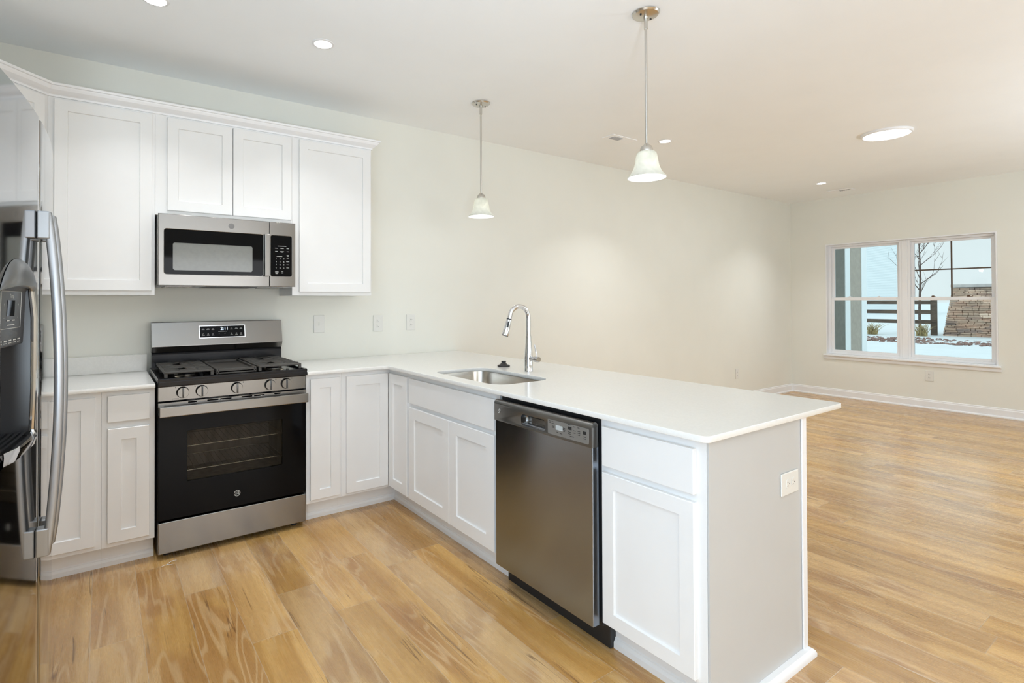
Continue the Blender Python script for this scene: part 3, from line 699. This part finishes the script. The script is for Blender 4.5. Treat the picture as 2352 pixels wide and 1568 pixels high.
# ------------------------------------------------------------------ microwave
def make_microwave():
    X0, X1, Z0, Z1, YM = .018, .775, 1.425, 1.826, -.405
    t = thing('microwave', (.396, -.2, Z0), 'stainless over-the-range microwave under the short wall cabinet', 'microwave')
    bm = B(); box(bm, X0 + .003, X1 - .003, YM + .0125, -.003, Z0 + .004, Z1, .002); link('body', bm, mat('grey_painted_steel', (.52, .515, .49), .45, .2, .02), t)
    M = F_front(0, YM + .03, 0)
    bm = B(); plate(bm, M, [[(X0, Z0), (.6155, Z0), (.6155, Z1), (X0, Z1)], rrect(.048, .578, 1.490, 1.742, .012, 5)], .018, .03, .003); d = link('door', bm, STEEL, t)
    bm = B(); plate(bm, M, [rrect(.046, .580, 1.488, 1.744, .012, 5), rrect(.091, .517, 1.512, 1.667, .012, 6)], .020, .0285, .0005); link('door_glass', bm, BLACKGL, d)
    bm = B(); lbox(bm, M, .088, .520, 1.509, 1.670, .020, .0265); link('window_screen', bm, MWGLASS, d)
    bm = B(); lbox(bm, M, .582, .6135, 1.488, 1.746, .046, .056, .003); lbox(bm, M, .588, .608, 1.490, 1.52, .0285, .0465); lbox(bm, M, .588, .608, 1.714, 1.744, .0285, .0465); link('handle', bm, STEEL, d)
    Ml = F_front(.397, YM, 1.781)
    bm = B(); lathe(bm, Ml, ((.0165, .0003), (.0165, .001), (.0, .001)), 36); link('logo', bm, mat('debossed_steel_badge', (.16, .155, .15), .35, 1, .02), d)
    bm = B(); plate(bm, M, [[(.6175, Z0), (X1, Z0), (X1, Z1), (.6175, Z1)], rrect(.624, .7515, 1.490, 1.742, .01, 5)], .018, .03, .003); link('control_surround', bm, STEEL, t)
    bm = B(); plate(bm, M, [rrect(.622, .7535, 1.488, 1.744, .01, 5)], .018, .0285, .0005); k = link('keypad', bm, BLACKGL, t)
    bm = B(); Mk = F_front(0, YM + .0015, 0)
    for r in range(4):
        for c in range(3):
            s = '123456789'[r * 3 + c] if r < 3 else '<0>'[c]
            text(bm, Mk, s, .0125, .656 + c * .0235, 1.600 - r * .0195, .0006)
    for u, z, l in ((.692, 1.678, .052), (.658, 1.664, .018), (.692, 1.664, .02), (.727, 1.664, .014), (.658, 1.645, .016), (.692, 1.645, .022), (.727, 1.645, .012), (.692, 1.641, .016), (.676, 1.614, .034), (.727, 1.622, .012), (.727, 1.617, .010), (.727, 1.601, .012), (.727, 1.582, .018), (.727, 1.563, .014), (.727, 1.544, .016), (.66, 1.519, .020), (.66, 1.513, .02), (.66, 1.507, .016), (.694, 1.519, .012), (.694, 1.511, .012)):
        dash(bm, Mk, u, z, l, .0024)
    link('lettering', bm, LABELW, k)
    Mb = F_down(0, 0, Z0 + .004)
    bm = B(); lbox(bm, Mb, X0 + .01, X1 - .01, .01, .365, 0, .006, .002); und = link('underside', bm, VENTG, t)
    bm = B(); lbox(bm, Mb, .27, .56, .03, .33, .006, .009, .001); link('vent_filter', bm, BLACKP, und)
    for a, b in ((.06, .20), (.61, .73)):
        bm = B(); lbox(bm, Mb, a, b, .05, .30, .006, .010, .001); link('grease_filter', bm, STEEL, und)
make_microwave()

# ------------------------------------------------------------------ dishwasher
def make_dishwasher():
    Y0, Y1, XD = -1.805, -2.405, 1.289; M = F_side(XD, 0, 0)   # u = -y
    t = thing('dishwasher', (1.6, -2.1, 0), 'dark stainless dishwasher built into the peninsula', 'dishwasher')
    bm = B(); box(bm, XF + .004, 1.9, -2.41, -1.80, .10, .86, .002); link('tub_body', bm, BLACKP, t)
    bm = B(); lbox(bm, F_side(XF + .004, 0, 0), 1.80, 2.4105, .86, .889, -.04, 0); lbox(bm, F_side(XF + .004, 0, 0), 1.7885, 1.8, .11, .86, -.03, 0); lbox(bm, F_side(XF + .004, 0, 0), 2.406, 2.411, .11, .86, -.03, 0); link('gasket', bm, BLACKP, t)
    bm = B(); box(bm, 1.375, 1.41, -2.4105, -1.79, .001, .10, .003); link('toe_panel', bm, BLACKP, t)
    bm = B(); lbox(bm, M, 1.806, 2.404, .106, .799, -.036, 0, .004, 3); d = link('door', bm, DARK_STEEL, t)
    pocket = [(a, b) for a, b in rrect(1.995, 2.152, .789, .842, .02, 6)]
    bm = B(); plate(bm, M, [[(1.805, .795), (2.405, .795), (2.405, .858), (1.805, .858)] if False else rrect(1.804, 2.406, .778, .856, .0025, 2), rrect(1.995, 2.152, .789, .838, .018, 6)], -.03, .005, .0012)
    # rounded top roll
    tube(bm, [(XD + .0125, -1.8045, .856), (XD + .0125, -2.4055, .856)], .0175, 20)
    fa = link('control_fascia', bm, FASCIA, d, True)
    bm = B()
    rows = []
    for s, w in ((0, .003), (-.0015, -.004), (-.006, -.02), (-.014, -.026)):
        rows.append([bm.verts.new(M @ Vector((u, v, w))) for u, v in rrect(1.995 - s, 2.152 + s, .789 - s, .838 + s, .018 + s, 6)])
    n = len(rows[0])
    for a, b in zip(rows, rows[1:]):
        for i in range(n): bm.faces.new((a[i], b[i], b[(i + 1) % n], a[(i + 1) % n]))
    bm.faces.new(rows[-1]); link('pocket_handle', bm, STEEL, fa, True)
    bm = B(); plate(bm, M, [rrect(2.168, 2.392, .789, .848, .006, 4)], .005, .0062, .0003); pn = link('button_panel', bm, mat('grey_button_panel', (.30, .30, .29), .35, .6, .03), fa)
    bm = B(); lbox(bm, M, 2.215, 2.254, .812, .831, .0062, .0068); link('display', bm, LCD, pn)
    for a in ((2.284, 2.303, .826, .838), (2.362, 2.38, .823, .835)):
        bm = B(); lbox(bm, M, *a, .0062, .0068); link('button', bm, LABELK, pn)
    bm = B()
    for u, v, l in ((2.18, .841, .01), (2.199, .841, .014), (2.18, .835, .012), (2.199, .834, .014), (2.2, .823, .012), (2.2, .818, .014), (2.262, .826, .012), (2.262, .820, .014), (2.262, .814, .01), (2.292, .846, .02), (2.292, .817, .018), (2.292, .810, .014), (2.316, .842, .008), (2.318, .827, .014), (2.318, .818, .012), (2.34, .842, .01), (2.342, .829, .014), (2.342, .822, .014), (2.342, .815, .012), (2.371, .814, .014), (2.371, .807, .014), (2.305, .802, .022), (2.225, .803, .01), (2.245, .801, .014)):
        dash(bm, M, u, v, l, .0022, .0066)
    link('lettering', bm, LABELK, pn)
    bm = B()
    Ml = M @ Matrix.Translation((1.842, .824, .0052))
    for a0 in (0, PI): tube(bm, [tuple(Ml @ Vector(((.0095 - .0011 * k) * math.cos(a0 + k * .42 + .3), (.0125 - .0013 * k) * math.sin(a0 + k * .42 + .3), 0))) for k in range(8)], .0011, 6)
    link('logo', bm, LABELW, fa)
make_dishwasher()

# ------------------------------------------------------------------ refrigerator
def make_fridge():
    t = thing('refrigerator', (-.72, -2.18, 0), 'polished stainless side-by-side refrigerator with an ice and water dispenser', 'refrigerator')
    YN, YG, YE = -2.645, -2.251, -1.735; ZT, ZB = 1.750, .09
    fx = lambda y: -.3485 - .158 * (y + 2.055) ** 2
    bm = B(); box(bm, XL + .02, -.425, YN + .005, YE - .005, .03, 1.735, .004); link('cabinet_body', bm, mat('grey_fridge_side', (.28, .28, .28), .45, .3, .03), t)
    bm = B(); box(bm, XL + .05, -.43, YN + .02, YE - .02, .0005, .03); link('base_grille', bm, BLACKP, t)
    def door(name, ya, yb, hole=None):
        r = .012; ys = []
        for k in range(6): a = PI / 2 * k / 5; ys.append((ya + r * (1 - math.cos(a)) * 1.0, r * (1 - math.sin(a))))
        n = 22
        inner = [ya + r + (yb - ya - 2 * r) * i / n for i in range(1, n)]
        if hole: inner = sorted([y for y in inner if min(abs(y - hole[0]), abs(y - hole[1])) > .004] + [hole[0], hole[1]])
        ys += [(y, 0) for y in inner]
        for k in range(6): a = PI / 2 * (5 - k) / 5; ys.append((yb - r * (1 - math.cos(a)), r * (1 - math.sin(a))))
        zs = [ZB, ZT] if not hole else [ZB, hole[2], hole[3], ZT]
        bm = B(); cols = []
        for y, d in ys: cols.append([bm.verts.new((fx(y) - d, y, z)) for z in zs])
        for (a, b, (y1, _), (y2, _)) in zip(cols, cols[1:], ys, ys[1:]):
            for k in range(len(zs) - 1):
                if hole and k == 1 and y1 >= hole[0] - 1e-5 and y2 <= hole[1] + 1e-5: continue
                bm.faces.new((a[k], b[k], b[k + 1], a[k + 1]))
        bk = -.423
        ba = [bm.verts.new((bk, ya, z)) for z in zs]; bb = [bm.verts.new((bk, yb, z)) for z in zs]
        for k in range(len(zs) - 1):
            bm.faces.new((ba[k], cols[0][k], cols[0][k + 1], ba[k + 1])); bm.faces.new((cols[-1][k], bb[k], bb[k + 1], cols[-1][k + 1])); bm.faces.new((bb[k], ba[k], ba[k + 1], bb[k + 1]))
        bm.faces.new([ba[0]] + [bb[0]] + [c[0] for c in reversed(cols)]); bm.faces.new([ba[-1]] + [c[-1] for c in cols] + [bb[-1]])
        return link(name, bm, MIRROR_STEEL, t, True)
    HA, HB, HZ0, HZ1 = -2.545, -2.338, 1.050, 1.372
    fz = door('freezer_door', YN, YG - .003, (HA, HB, HZ0, HZ1))
    fd = door('fresh_food_door', YG + .003, YE)
    # handles: near one on the freezer door, far one on the other door
    for yh, dr in ((YG - .032, fz), (YG + .034, fd)):
        xs = fx(yh); zt, zb = 1.534, .772
        pts = []
        for i in range(25):
            q = i / 24; z = zb + (zt - zb) * q; pts.append((xs + .017 + .023 * math.sin(PI * q) ** .8, z))
        bm = B(); rings = []
        for i, (x, z) in enumerate(pts):
            ring = []
            for k in range(14):
                a = 2 * PI * k / 14; ca, sa = math.cos(a), math.sin(a)
                ring.append(bm.verts.new((x + .0095 * math.copysign(abs(ca) ** .6, ca), yh + .0125 * math.copysign(abs(sa) ** .6, sa), z)))
            rings.append(ring)
        for a, b in zip(rings, rings[1:]):
            for k in range(14): bm.faces.new((a[k], a[(k + 1) % 14], b[(k + 1) % 14], b[k]))
        bm.faces.new(rings[0]); bm.faces.new(rings[-1])
        bmesh.ops.recalc_face_normals(bm, faces=bm.faces[:])
        h = link('handle', bm, GREYH, dr, True)
        for za, zb2 in ((1.474, 1.536), (.770, .832)):
            bm = B(); box(bm, xs - .0005, xs + .024, yh - .0135, yh + .0135, za, zb2, .003); link('handle_mount', bm, GREYH, h)
    # dispenser
    fx0 = fx((HA + HB) / 2)
    bm = B()
    def xr(y, d): return fx(y) - d
    def strip(rows):
        for a, b in zip(rows, rows[1:]):
            for i in range(len(a) - 1): bm.faces.new((a[i], a[i + 1], b[i + 1], b[i]))
    ysd = [HA + (HB - HA) * i / 6 for i in range(7)]
    def row(d, z): return [bm.verts.new((fx(y) - d, y, z)) for y in ysd]
    strip([row(0, HZ1), row(.010, HZ1 - .018), row(.014, 1.25), row(.015, 1.247)])
    for y in (HA, HB):
        pts = [(0, HZ1), (.010, HZ1 - .018), (.014, 1.25), (.062, 1.247), (.062, HZ0), (0, HZ0)]
        bm.faces.new([bm.verts.new((fx(y) - d, y, z)) for d, z in pts])
    bmesh.ops.recalc_face_normals(bm, faces=bm.faces[:])
    dsp = link('dispenser', bm, GREYP, fz)
    bm = B(); strip([row(.015, 1.247), row(.062, 1.246), row(.064, HZ0 + .002), row(.0, HZ0 + .001)]); link('dispenser_recess', bm, BLACKP, dsp)
    bm = B()
    for i in range(5): strip([row(.006 + i * .011, HZ0 + .010), row(.012 + i * .011, HZ0 + .010)])
    link('drip_grille', bm, GREYP, dsp)
    bm = B(); rr = []
    for d, z in ((-.014, HZ0 + .012), (-.016, HZ0 + .004), (-.012, HZ0 - .012), (.0, HZ0 - .018), (.0, HZ0 + .008), (-.012, HZ0 + .012)): rr.append([bm.verts.new((fx(y) - d * (1 if 0 < i < 6 else .35), y, z)) for i, y in enumerate(ysd)])
    strip(rr + [rr[0]]); bmesh.ops.recalc_face_normals(bm, faces=bm.faces[:]); link('drip_tray', bm, CHROME, dsp, True)
    bm = B(); tube(bm, [(fx(HB) + .001, HB + .002, HZ0 + .01), (fx(HB) + .004, HB + .002, 1.15), (fx(HB) + .004, HB + .002, 1.30), (fx(HB) - .002, HB + .002, HZ1)], .006, 10); link('chrome_trim', bm, CHROME, dsp, True)
    bm = B(); rr = []
    hy = [HA - .008 + (HB - HA + .016) * i / 16 for i in range(17)]
    for o, f in ((.0010, 1), (.008, .86), (.014, .55), (.017, .2), (.016, .0), (.010, -.06), (.0010, -.06)):
        rr.append([bm.verts.new((fx(y) + .0010 + (o - .0010) * (1 - abs(i / 8 - 1) ** 4), y, 1.366 - .012 * abs(i / 8 - 1) ** 3 + f * .052 * (1 - abs(i / 8 - 1) ** 2.6 * .98))) for i, y in enumerate(hy)])
    strip(rr); bmesh.ops.recalc_face_normals(bm, faces=bm.faces[:]); link('dispenser_hood', bm, mat('dispenser_hood_metal', (.20, .205, .21), .28, .9, .02), dsp, True)
    bm = B()
    yc = (HA + HB) / 2; tilt = math.atan(2 * .158 * (yc + 2.055))
    uu = Vector((-math.tan(-tilt) * 0 + -2 * .158 * (yc + 2.055), 1, 0)).normalized(); vv = Vector((.0356, 0, 1)).normalized(); ww = uu.cross(vv)
    Mp = frame(uu, vv, ww, (fx(yc) - .0122, yc, 1.31))
    for a in ((-.066, .066, .044, .0448), (-.066, .066, -.028, -.0272), (-.066, -.0652, -.028, .0448), (.0652, .066, -.028, .0448)): lbox(bm, Mp, *a, .0005, .0012)
    text(bm, Mp, 'Temp', .011, 0, .035, .0012)
    for u in (-.045, .045): text(bm, Mp, '+', .012, u, .018, .0012); text(bm, Mp, '-', .012, u, -.006, .0012)
    dash(bm, Mp, -.018, -.012, .018, .002, .0012); dash(bm, Mp, .016, -.012, .02, .002, .0012); dash(bm, Mp, 0, -.021, .05, .0016, .0012)
    for i in range(5): dash(bm, Mp, -.06 + i * .03, -.051, .018, .0022, .0012); dash(bm, Mp, -.06 + i * .03, -.056, .02, .0012, .0012)
    link('lettering', bm, LABELW, dsp)
    bm = B(); lbox(bm, Mp, -.026, .022, -.004, .027, .0004, .0012); link('display', bm, BLACKGL, dsp)
make_fridge()

# ------------------------------------------------------------------ lights on the ceiling
def make_pendant(x, y, label):
    t = thing('pendant_light', (x, y, H), label, 'pendant light', 'bell pendant lights over the peninsula')
    Md = F_down(x, y, H)
    bm = B(); lathe(bm, Md, ((0, .0005), (.066, .0005), (.066, .004), (.060, .012), (.035, .019), (.012, .021), (.012, .03), (0, .03)), 36); cn = link('canopy', bm, NICKEL, t, True)
    for sx in (-1, 1):
        bm = B(); lathe(bm, Md @ Matrix.Translation((sx * .038, 0, .0165)), ((.005, 0), (.005, .004), (.003, .006), (0, .006)), 12); link('canopy_screw', bm, GREYP, cn, True)
    bm = B(); tube(bm, [(x, y, H - .028), (x, y, H - .08)], .0095, 16); tube(bm, [(x, y, H - .08), (x, y, 2.10)], .0062, 16); link('rod', bm, NICKEL, t, True)
    Mu = F_up(x, y, 1.935)
    bm = B(); lathe(bm, Mu, ((0, .168), (.008, .168), (.014, .160), (.024, .153), (.029, .143), (.031, .133), (.031, .128), (0, .128)), 30); link('socket_cap', bm, NICKEL, t, True)
    prof = [(.030, .128), (.038, .126), (.046, .118), (.0505, .105), (.053, .088), (.056, .068), (.061, .048), (.070, .028), (.081, .012), (.0925, .002), (.0935, -.001), (.091, -.002)]
    inn = [(r - .0035, z - .001) for r, z in reversed(prof[:-1])]
    bm = B(); lathe(bm, Mu, prof + inn, 40); link('shade', bm, SHADE, t, True)
    bm = B(); lathe(bm, Mu, ((0, .125), (.013, .125), (.013, .10), (.017, .085), (.024, .068), (.025, .055), (.020, .042), (.010, .034), (0, .032)), 24); link('bulb', bm, mat('lit_bulb_glass', (.9, .9, .85), .4, 0, .01, emit=(1, .95, .86), estr=4), t, True)
    l = bpy.data.lights.new('pendant_glow', 'POINT'); l.energy = 1.3; l.color = (.95, .97, 1); l.shadow_soft_size = .03
    o = bpy.data.objects.new('pendant_glow', l); C.objects.link(o); o.parent = t; o.location = (0, 0, 1.925 - H)
make_pendant(1.972, -2.140, 'brushed nickel pendant with bell shade, the larger one nearer the camera')
make_pendant(1.998, -.722, 'brushed nickel pendant with bell shade, the farther one near the rear wall')

def downlight(x, y, label, power=6.3, r=.047):
    t = thing('recessed_light', (x, y, H), label, 'ceiling light', 'recessed ceiling lights')
    Md = F_down(x, y, H)
    bm = B(); lathe(bm, Md, ((r, .0005), (r + .012, .0005), (r + .012, .0025), (r + .004, .005), (r, .005), (r, .0005)), 36); link('trim_ring', bm, TRIMW, t, True)
    bm = B(); lathe(bm, Md, ((0, .0035), (r, .0035), (r, .001), (0, .001)), 36); link('diffuser', bm, LAMP, t)
    l = bpy.data.lights.new('recessed_glow', 'AREA'); l.shape = 'DISK'; l.size = r * 1.8; l.energy = power; l.color = (.95, .97, 1); l.spread = math.radians(105)
    o = bpy.data.objects.new('recessed_glow', l); C.objects.link(o); o.parent = t; o.location = (0, 0, -.0075)
    return t
downlight(-.035, -.938, 'recessed ceiling light cut off by the top edge, above the range', 3.9)
downlight(.762, -.955, 'recessed ceiling light above the right end of the wall cabinets', 3.9)
downlight(3.889, -.893, 'recessed ceiling light beside the near ceiling vent')
downlight(6.965, -.886, 'recessed ceiling light by the far ceiling vent and room corner')
def flush_light(x, y):
    t = thing('flush_ceiling_light', (x, y, H), 'large round flush ceiling light over the living room', 'ceiling light')
    Md = F_down(x, y, H)
    bm = B(); lathe(bm, Md, ((.150, .0005), (.178, .0005), (.178, .012), (.172, .020), (.162, .022), (.160, .016)), 48); link('rim', bm, TRIMW, t, True)
    bm = B(); lathe(bm, Md, ((0, .020), (.10, .0195), (.161, .017), (.161, .002)), 48); link('diffuser', bm, LAMP, t, True)
    l = bpy.data.lights.new('flush_glow', 'AREA'); l.shape = 'DISK'; l.size = .30; l.energy = 14; l.color = (.70, .85, 1)
    o = bpy.data.objects.new('flush_glow', l); C.objects.link(o); o.parent = t; o.location = (0, 0, -.024)
flush_light(5.258, -2.075)

def vent(x0, x1, y0, y1, label, rot=False):
    t = thing('ceiling_vent', ((x0 + x1) / 2, (y0 + y1) / 2, H), label, 'vent', 'white ceiling vents')
    M = F_down(0, 0, H)
    bm = B(); lbox(bm, M, x0, x1, -y1, -y0, .0005, .006, .002); link('frame', bm, VENTW, t)
    bm = B()
    if not rot: g = (x0 + .05, x0 + .16, -y1 + .03, -y0 - .03)
    else: g = (x0 + .05, x1 - .05, -y0 - .15, -y0 - .03)
    lbox(bm, M, *g, .006, .0065)
    for i in range(6):
        v = g[2] + (g[3] - g[2]) * (i + .5) / 6; lbox(bm, M, g[0], g[1], v - .003, v + .003, .0065, .010)
    tag(link('louver', bm, VENTG, t), 'grey louvered opening')
vent(3.345, 3.660, -.778, -.654, 'white ceiling vent with a grey opening, between the two pendants')
vent(7.56, 7.715, -.972, -.695, 'white ceiling vent nearest the far corner of the room', True)
# invented uplights, unseen behind the camera, added to brighten the ceiling
def make_fill_uplight(x, y, p, label):
    t = thing('fill_uplight', (x, y, 0), label, 'fill light')
    bm = B(); lathe(bm, F_up(x, y, 0), ((0, .0005), (.14, .0005), (.14, .02), (.03, .035), (0, .035)), 32); link('base', bm, NICKEL, t, True)
    bm = B(); tube(bm, [(x, y, .03), (x, y, .88)], .012, 12); link('pole', bm, NICKEL, t, True)
    bm = B(); lathe(bm, F_up(x, y, .86), ((.02, 0), (.10, .03), (.17, .09), (.18, .10), (.172, .10), (.16, .088), (.09, .04), (0, .03)), 32); link('lamp_shade', bm, NICKEL, t, True)
    l = bpy.data.lights.new('fill_uplight_glow', 'AREA'); l.shape = 'DISK'; l.size = .28; l.energy = p; l.color = (.74, .88, 1)
    o = bpy.data.objects.new('fill_uplight_glow', l); C.objects.link(o); o.parent = t; o.location = (0, 0, .955); o.rotation_euler = (PI, 0, 0)
make_fill_uplight(5.6, -5.2, 88, 'unseen nickel uplight added in the sitting area as ceiling fill')
make_fill_uplight(-.45, -4.6, 84, 'unseen nickel uplight added beside the patio door as ceiling fill')

# ------------------------------------------------------------------ switches and outlets
def wallplate(M, label, kind, loc, horiz=False):
    t = thing('wall_switch' if kind == 'switch' else 'wall_outlet', loc, label, 'switch' if kind == 'switch' else 'outlet', None if kind == 'switch' else 'duplex outlets')
    R = M @ Matrix.Rotation(PI / 2, 4, 'Z') if horiz else M
    bm = B(); lbox(bm, R, -.040, .040, -.0625, .0625, .0005, .0065, .0025); link('cover_plate', bm, OUTLETM, t)
    if kind == 'switch':
        bm = B(); lbox(bm, R, -.006, .006, -.013, .013, .0065, .0085, .001); lbox(bm, R, -.0045, .0045, -.004, .010, .0085, .017, .002); link('toggle', bm, OUTLETM, t)
    else:
        for s in (-1, 1):
            bm = B(); plate(bm, R, [rrect(-.0165, .0165, s * .0195 - .014, s * .0195 + .014, .010, 5)], .0065, .0085, .0008); rc = link('receptacle', bm, OUTLETM, t)
            bm = B(); v = s * .0195
            lbox(bm, R, -.0078, -.0056, v - .001, v + .008, .0085, .0088); lbox(bm, R, .0056, .0078, v + .000, v + .007, .0085, .0088)
            lathe(bm, R @ Matrix.Translation((0, v - .007, .0085)), ((.0026, 0), (.0026, .0003), (0, .0003)), 10); link('slot', bm, OUTLETH, rc)
wallplate(F_front(1.065, -.0005, 1.170), 'light switch on the wall below the right wall cabinet', 'switch', (1.065, 0, 1.17))
wallplate(F_front(1.529, -.0005, 1.163), 'duplex outlet on the rear wall next to the light switch', 'outlet', (1.529, 0, 1.163))
wallplate(F_front(1.817, -.0005, 1.164), 'duplex outlet on the rear wall nearest the faucet', 'outlet', (1.817, 0, 1.164))
wallplate(F_front(6.652, -.0005, .368), 'low duplex outlet on the rear wall beyond the peninsula', 'outlet', (6.652, 0, .368))
wallplate(F_side(XR - .0005, -1.577, .399), 'low duplex outlet on the end wall under the window', 'outlet', (XR, -1.577, .399))
wallplate(F_front(1.838, -2.8445, .668), 'sideways duplex outlet on the peninsula end panel', 'outlet', (1.838, -2.845, .668), True)

# ------------------------------------------------------------------ outdoors
bm = B()
ny = 40; xsamp = [8.29, 12, 16, 19, 22, 23.5, 25, 26.5, 28, 32, 40, 60, 100, 180, 300]
def gz(x, y):
    base = -.15 if x < 23 else (-.15 + .15 * min(1, (x - 23) / 4))
    return base + (.03 * math.sin(x * 1.7 + y) * math.sin(y * .9) if 9 < x < 40 else 0)
cols = []
for x in xsamp: cols.append([bm.verts.new((x, -60 + 180 * j / ny, gz(x, -60 + 180 * j / ny) - (.1 if x < 9 else 0))) for j in range(ny + 1)])
for a, b in zip(cols, cols[1:]):
    for j in range(ny): bm.faces.new((a[j], b[j], b[j + 1], a[j + 1]))
tag(link('snow_ground', bm, SNOW, None, True), 'snow covered yard and field outside the window', 'ground', None, 'structure')
bm = B()
def bed(bm, n, xr, yr, hr, rr):
    for i in range(n):
        x, y = random.uniform(*xr), random.uniform(*yr); r = random.uniform(*rr)
        Mx = Matrix.Translation((x, y, gz(x, y) + .01)) @ Matrix.Rotation(random.uniform(0, PI), 4, 'Z') @ Matrix.Diagonal((r, r * random.uniform(.4, 1), r * .5, 1))
        bmesh.ops.create_icosphere(bm, subdivisions=1, radius=1, matrix=Mx)
bed(bm, 900, (22.4, 24.6), (-2, 7), 0, (.03, .085))
tag(link('mulch', bm, MULCH), 'strip of brown mulch showing through the snow in front of the fence', 'mulch', None, 'stuff')
# wing of the house seen through the left sash
t = thing('trim_2', (9.2, -.2, -.1), 'house wing just outside with dark and taupe boards between white trim', 'wall', None, 'structure')
bm = B(); box(bm, 8.30, 10.05, -.255, -.02, -.25, 3.3); link('wing_wall', bm, SIDING, t)
bm = B(); box(bm, 8.80, 9.24, -.275, -.256, -.25, 3.3); tag(link('dark_board', bm, WINGD, t), 'dark grey board')
bm = B(); box(bm, 9.43, 9.85, -.275, -.256, -.25, 3.3); tag(link('taupe_board', bm, WINGT, t), 'taupe board')
for a, b in ((9.245, 9.425), (9.855, 10.05)):
    bm = B(); box(bm, a, b, -.285, -.256, -.25, 3.3, .004); link('corner_board', bm, SIDING, t)
# fence
t = thing('board_fence', (26.05, 6.2, 0), 'dark weathered three-rail board fence in the snow', 'fence')
for i, y in enumerate((3.03, 6.0, 9.0)):
    bm = B(); box(bm, 26.0, 26.14, y - .09, y + .09, gz(26, y) - .1, 1.31, .01); link('post', bm, FENCEW, t)
for z0, z1 in ((1.155, 1.298), (.778, .93), (.40, .545)):
    bm = B(); box(bm, 25.955, 25.998, 3.10, 9.2, z0, z1, .005); link('rail', bm, FENCEW, t)
# stone pillar
t = thing('stone_pillar', (26.8, 1.55, 0), 'stacked ledge stone entrance pillar with a pale cap', 'pillar')
bm = B(); z = -.15
while z < 1.77:
    h = random.uniform(.05, .10); h = min(h, 1.78 - z); q = (z + .15) / 1.95; hw = 1.25 - .29 * q
    y = 1.55 - hw
    while y < 1.55 + hw - .02:
        l = min(random.uniform(.12, .42), 1.55 + hw - y); dd = random.uniform(0, .05)
        box(bm, 26.1 + .12 * q - dd, 26.5, y + .004, y + l - .004, z + .003, z + h - .003, .012, 1); y += l
    for side in (-1, 1):
        x = 26.5
        while x < 27.5:
            l = random.uniform(.2, .5); dd = random.uniform(0, .05); yy = 1.55 + side * hw
            box(bm, x, min(x + l, 27.5), min(yy + side * dd, yy - side * .2), max(yy + side * dd, yy - side * .2), z + .003, z + h - .003, .012, 1); x += l
    z += h
box(bm, 26.4, 27.4, .75, 2.35, -.15, 1.77)
link('stone_shaft', bm, STONE, t)
bm = B(); box(bm, 26.1, 27.5, .52, 2.55, 1.78, 1.90, .02); link('cap', bm, CAPST, t)
# bare tree
def make_tree():
    t = thing('bare_tree', (28.2, 4.03, 0), 'leafless young tree behind the board fence', 'tree')
    bm = B()
    base = Vector((28.2, 4.03, -.05))
    tr = [base + Vector((0, .02 * math.sin(k), k * .52)) for k in range(10)]
    tube(bm, tr, [.055 - .0048 * k for k in range(10)], 8); link('trunk', bm, BARK, t, True)
    bm = B(); rnd = random.Random(5)
    def br(p, d, l, r, dep):
        pts = [p]; q = p.copy(); dd = d.copy()
        for k in range(4):
            dd = (dd + Vector((rnd.uniform(-.15, .15), rnd.uniform(-.15, .15), .10))).normalized(); q = q + dd * l / 4; pts.append(q.copy())
        tube(bm, pts, [r * (1 - .17 * k) for k in range(5)], 5)
        if dep > 0:
            for k in range(3):
                i = rnd.choice((1, 2, 3, 4)); nd = (dd + Vector((rnd.uniform(-.8, .8), rnd.uniform(-.8, .8), rnd.uniform(0, .5)))).normalized()
                br(pts[i], nd, l * rnd.uniform(.45, .7), r * .55, dep - 1)
    for k in range(13):
        z = 1.45 + k * .26; a = k * 2.4; br(Vector((28.2, 4.03, z)), Vector((math.cos(a) * .8, math.sin(a) * (.45 if math.sin(a) > 0 else 1.1), .75)).normalized(), 1.15 - .04 * k, .020 - .0007 * k, 2)
    link('branches', bm, BARK, t, True)
make_tree()
# dry grass clumps
def clump(x, y, label, h):
    bm = B(); rnd = random.Random(int(x * 100 + y * 7))
    for i in range(90):
        a = rnd.uniform(0, 2 * PI); s = rnd.uniform(.1, .55); l = h * rnd.uniform(.6, 1.1); b0 = Vector((x + rnd.uniform(-.1, .1), y + rnd.uniform(-.15, .15), gz(x, y)))
        p = [b0 + Vector((math.cos(a) * s * q * q * l * 1.6, math.sin(a) * s * q * q * l * 1.6, l * (q - .25 * s * q * q))) for q in (0, .35, .7, 1)]
        tube(bm, p, [.008, .007, .005, .002], 4)
    tag(link('grass_clump', bm, STRAW, None, True), label, 'grass clump', 'dry grass clumps by the fence')
clump(25.3, 4.75, 'dry tan ornamental grass clump in front of the fence rails', .48)
clump(25.5, 3.25, 'dry olive grass clump at the foot of the fence post', .50)
# white house far behind
t = thing('neighbor_house', (62, 20, 0), 'white lap-sided neighbouring house beyond the fence', 'house')
bm = B(); box(bm, 60, 70, 16.75, 30, -.2, 9.0)
for k in range(56): box(bm, 59.97, 70.0, 16.72, 30, -.1 + k * .16, -.1 + k * .16 + .02)
link('siding_wall', bm, SIDING, t)
bm = B(); vs = [bm.verts.new(p) for p in ((59.5, 16.4, 9), (70.5, 16.4, 9), (65, 16.4, 12.5), (59.5, 30.4, 9), (70.5, 30.4, 9), (65, 30.4, 12.5))]
for q in ((0, 1, 2), (3, 5, 4), (0, 2, 5, 3), (1, 4, 5, 2), (0, 3, 4, 1)): bm.faces.new([vs[i] for i in q])
link('roof', bm, ROOFM, t)
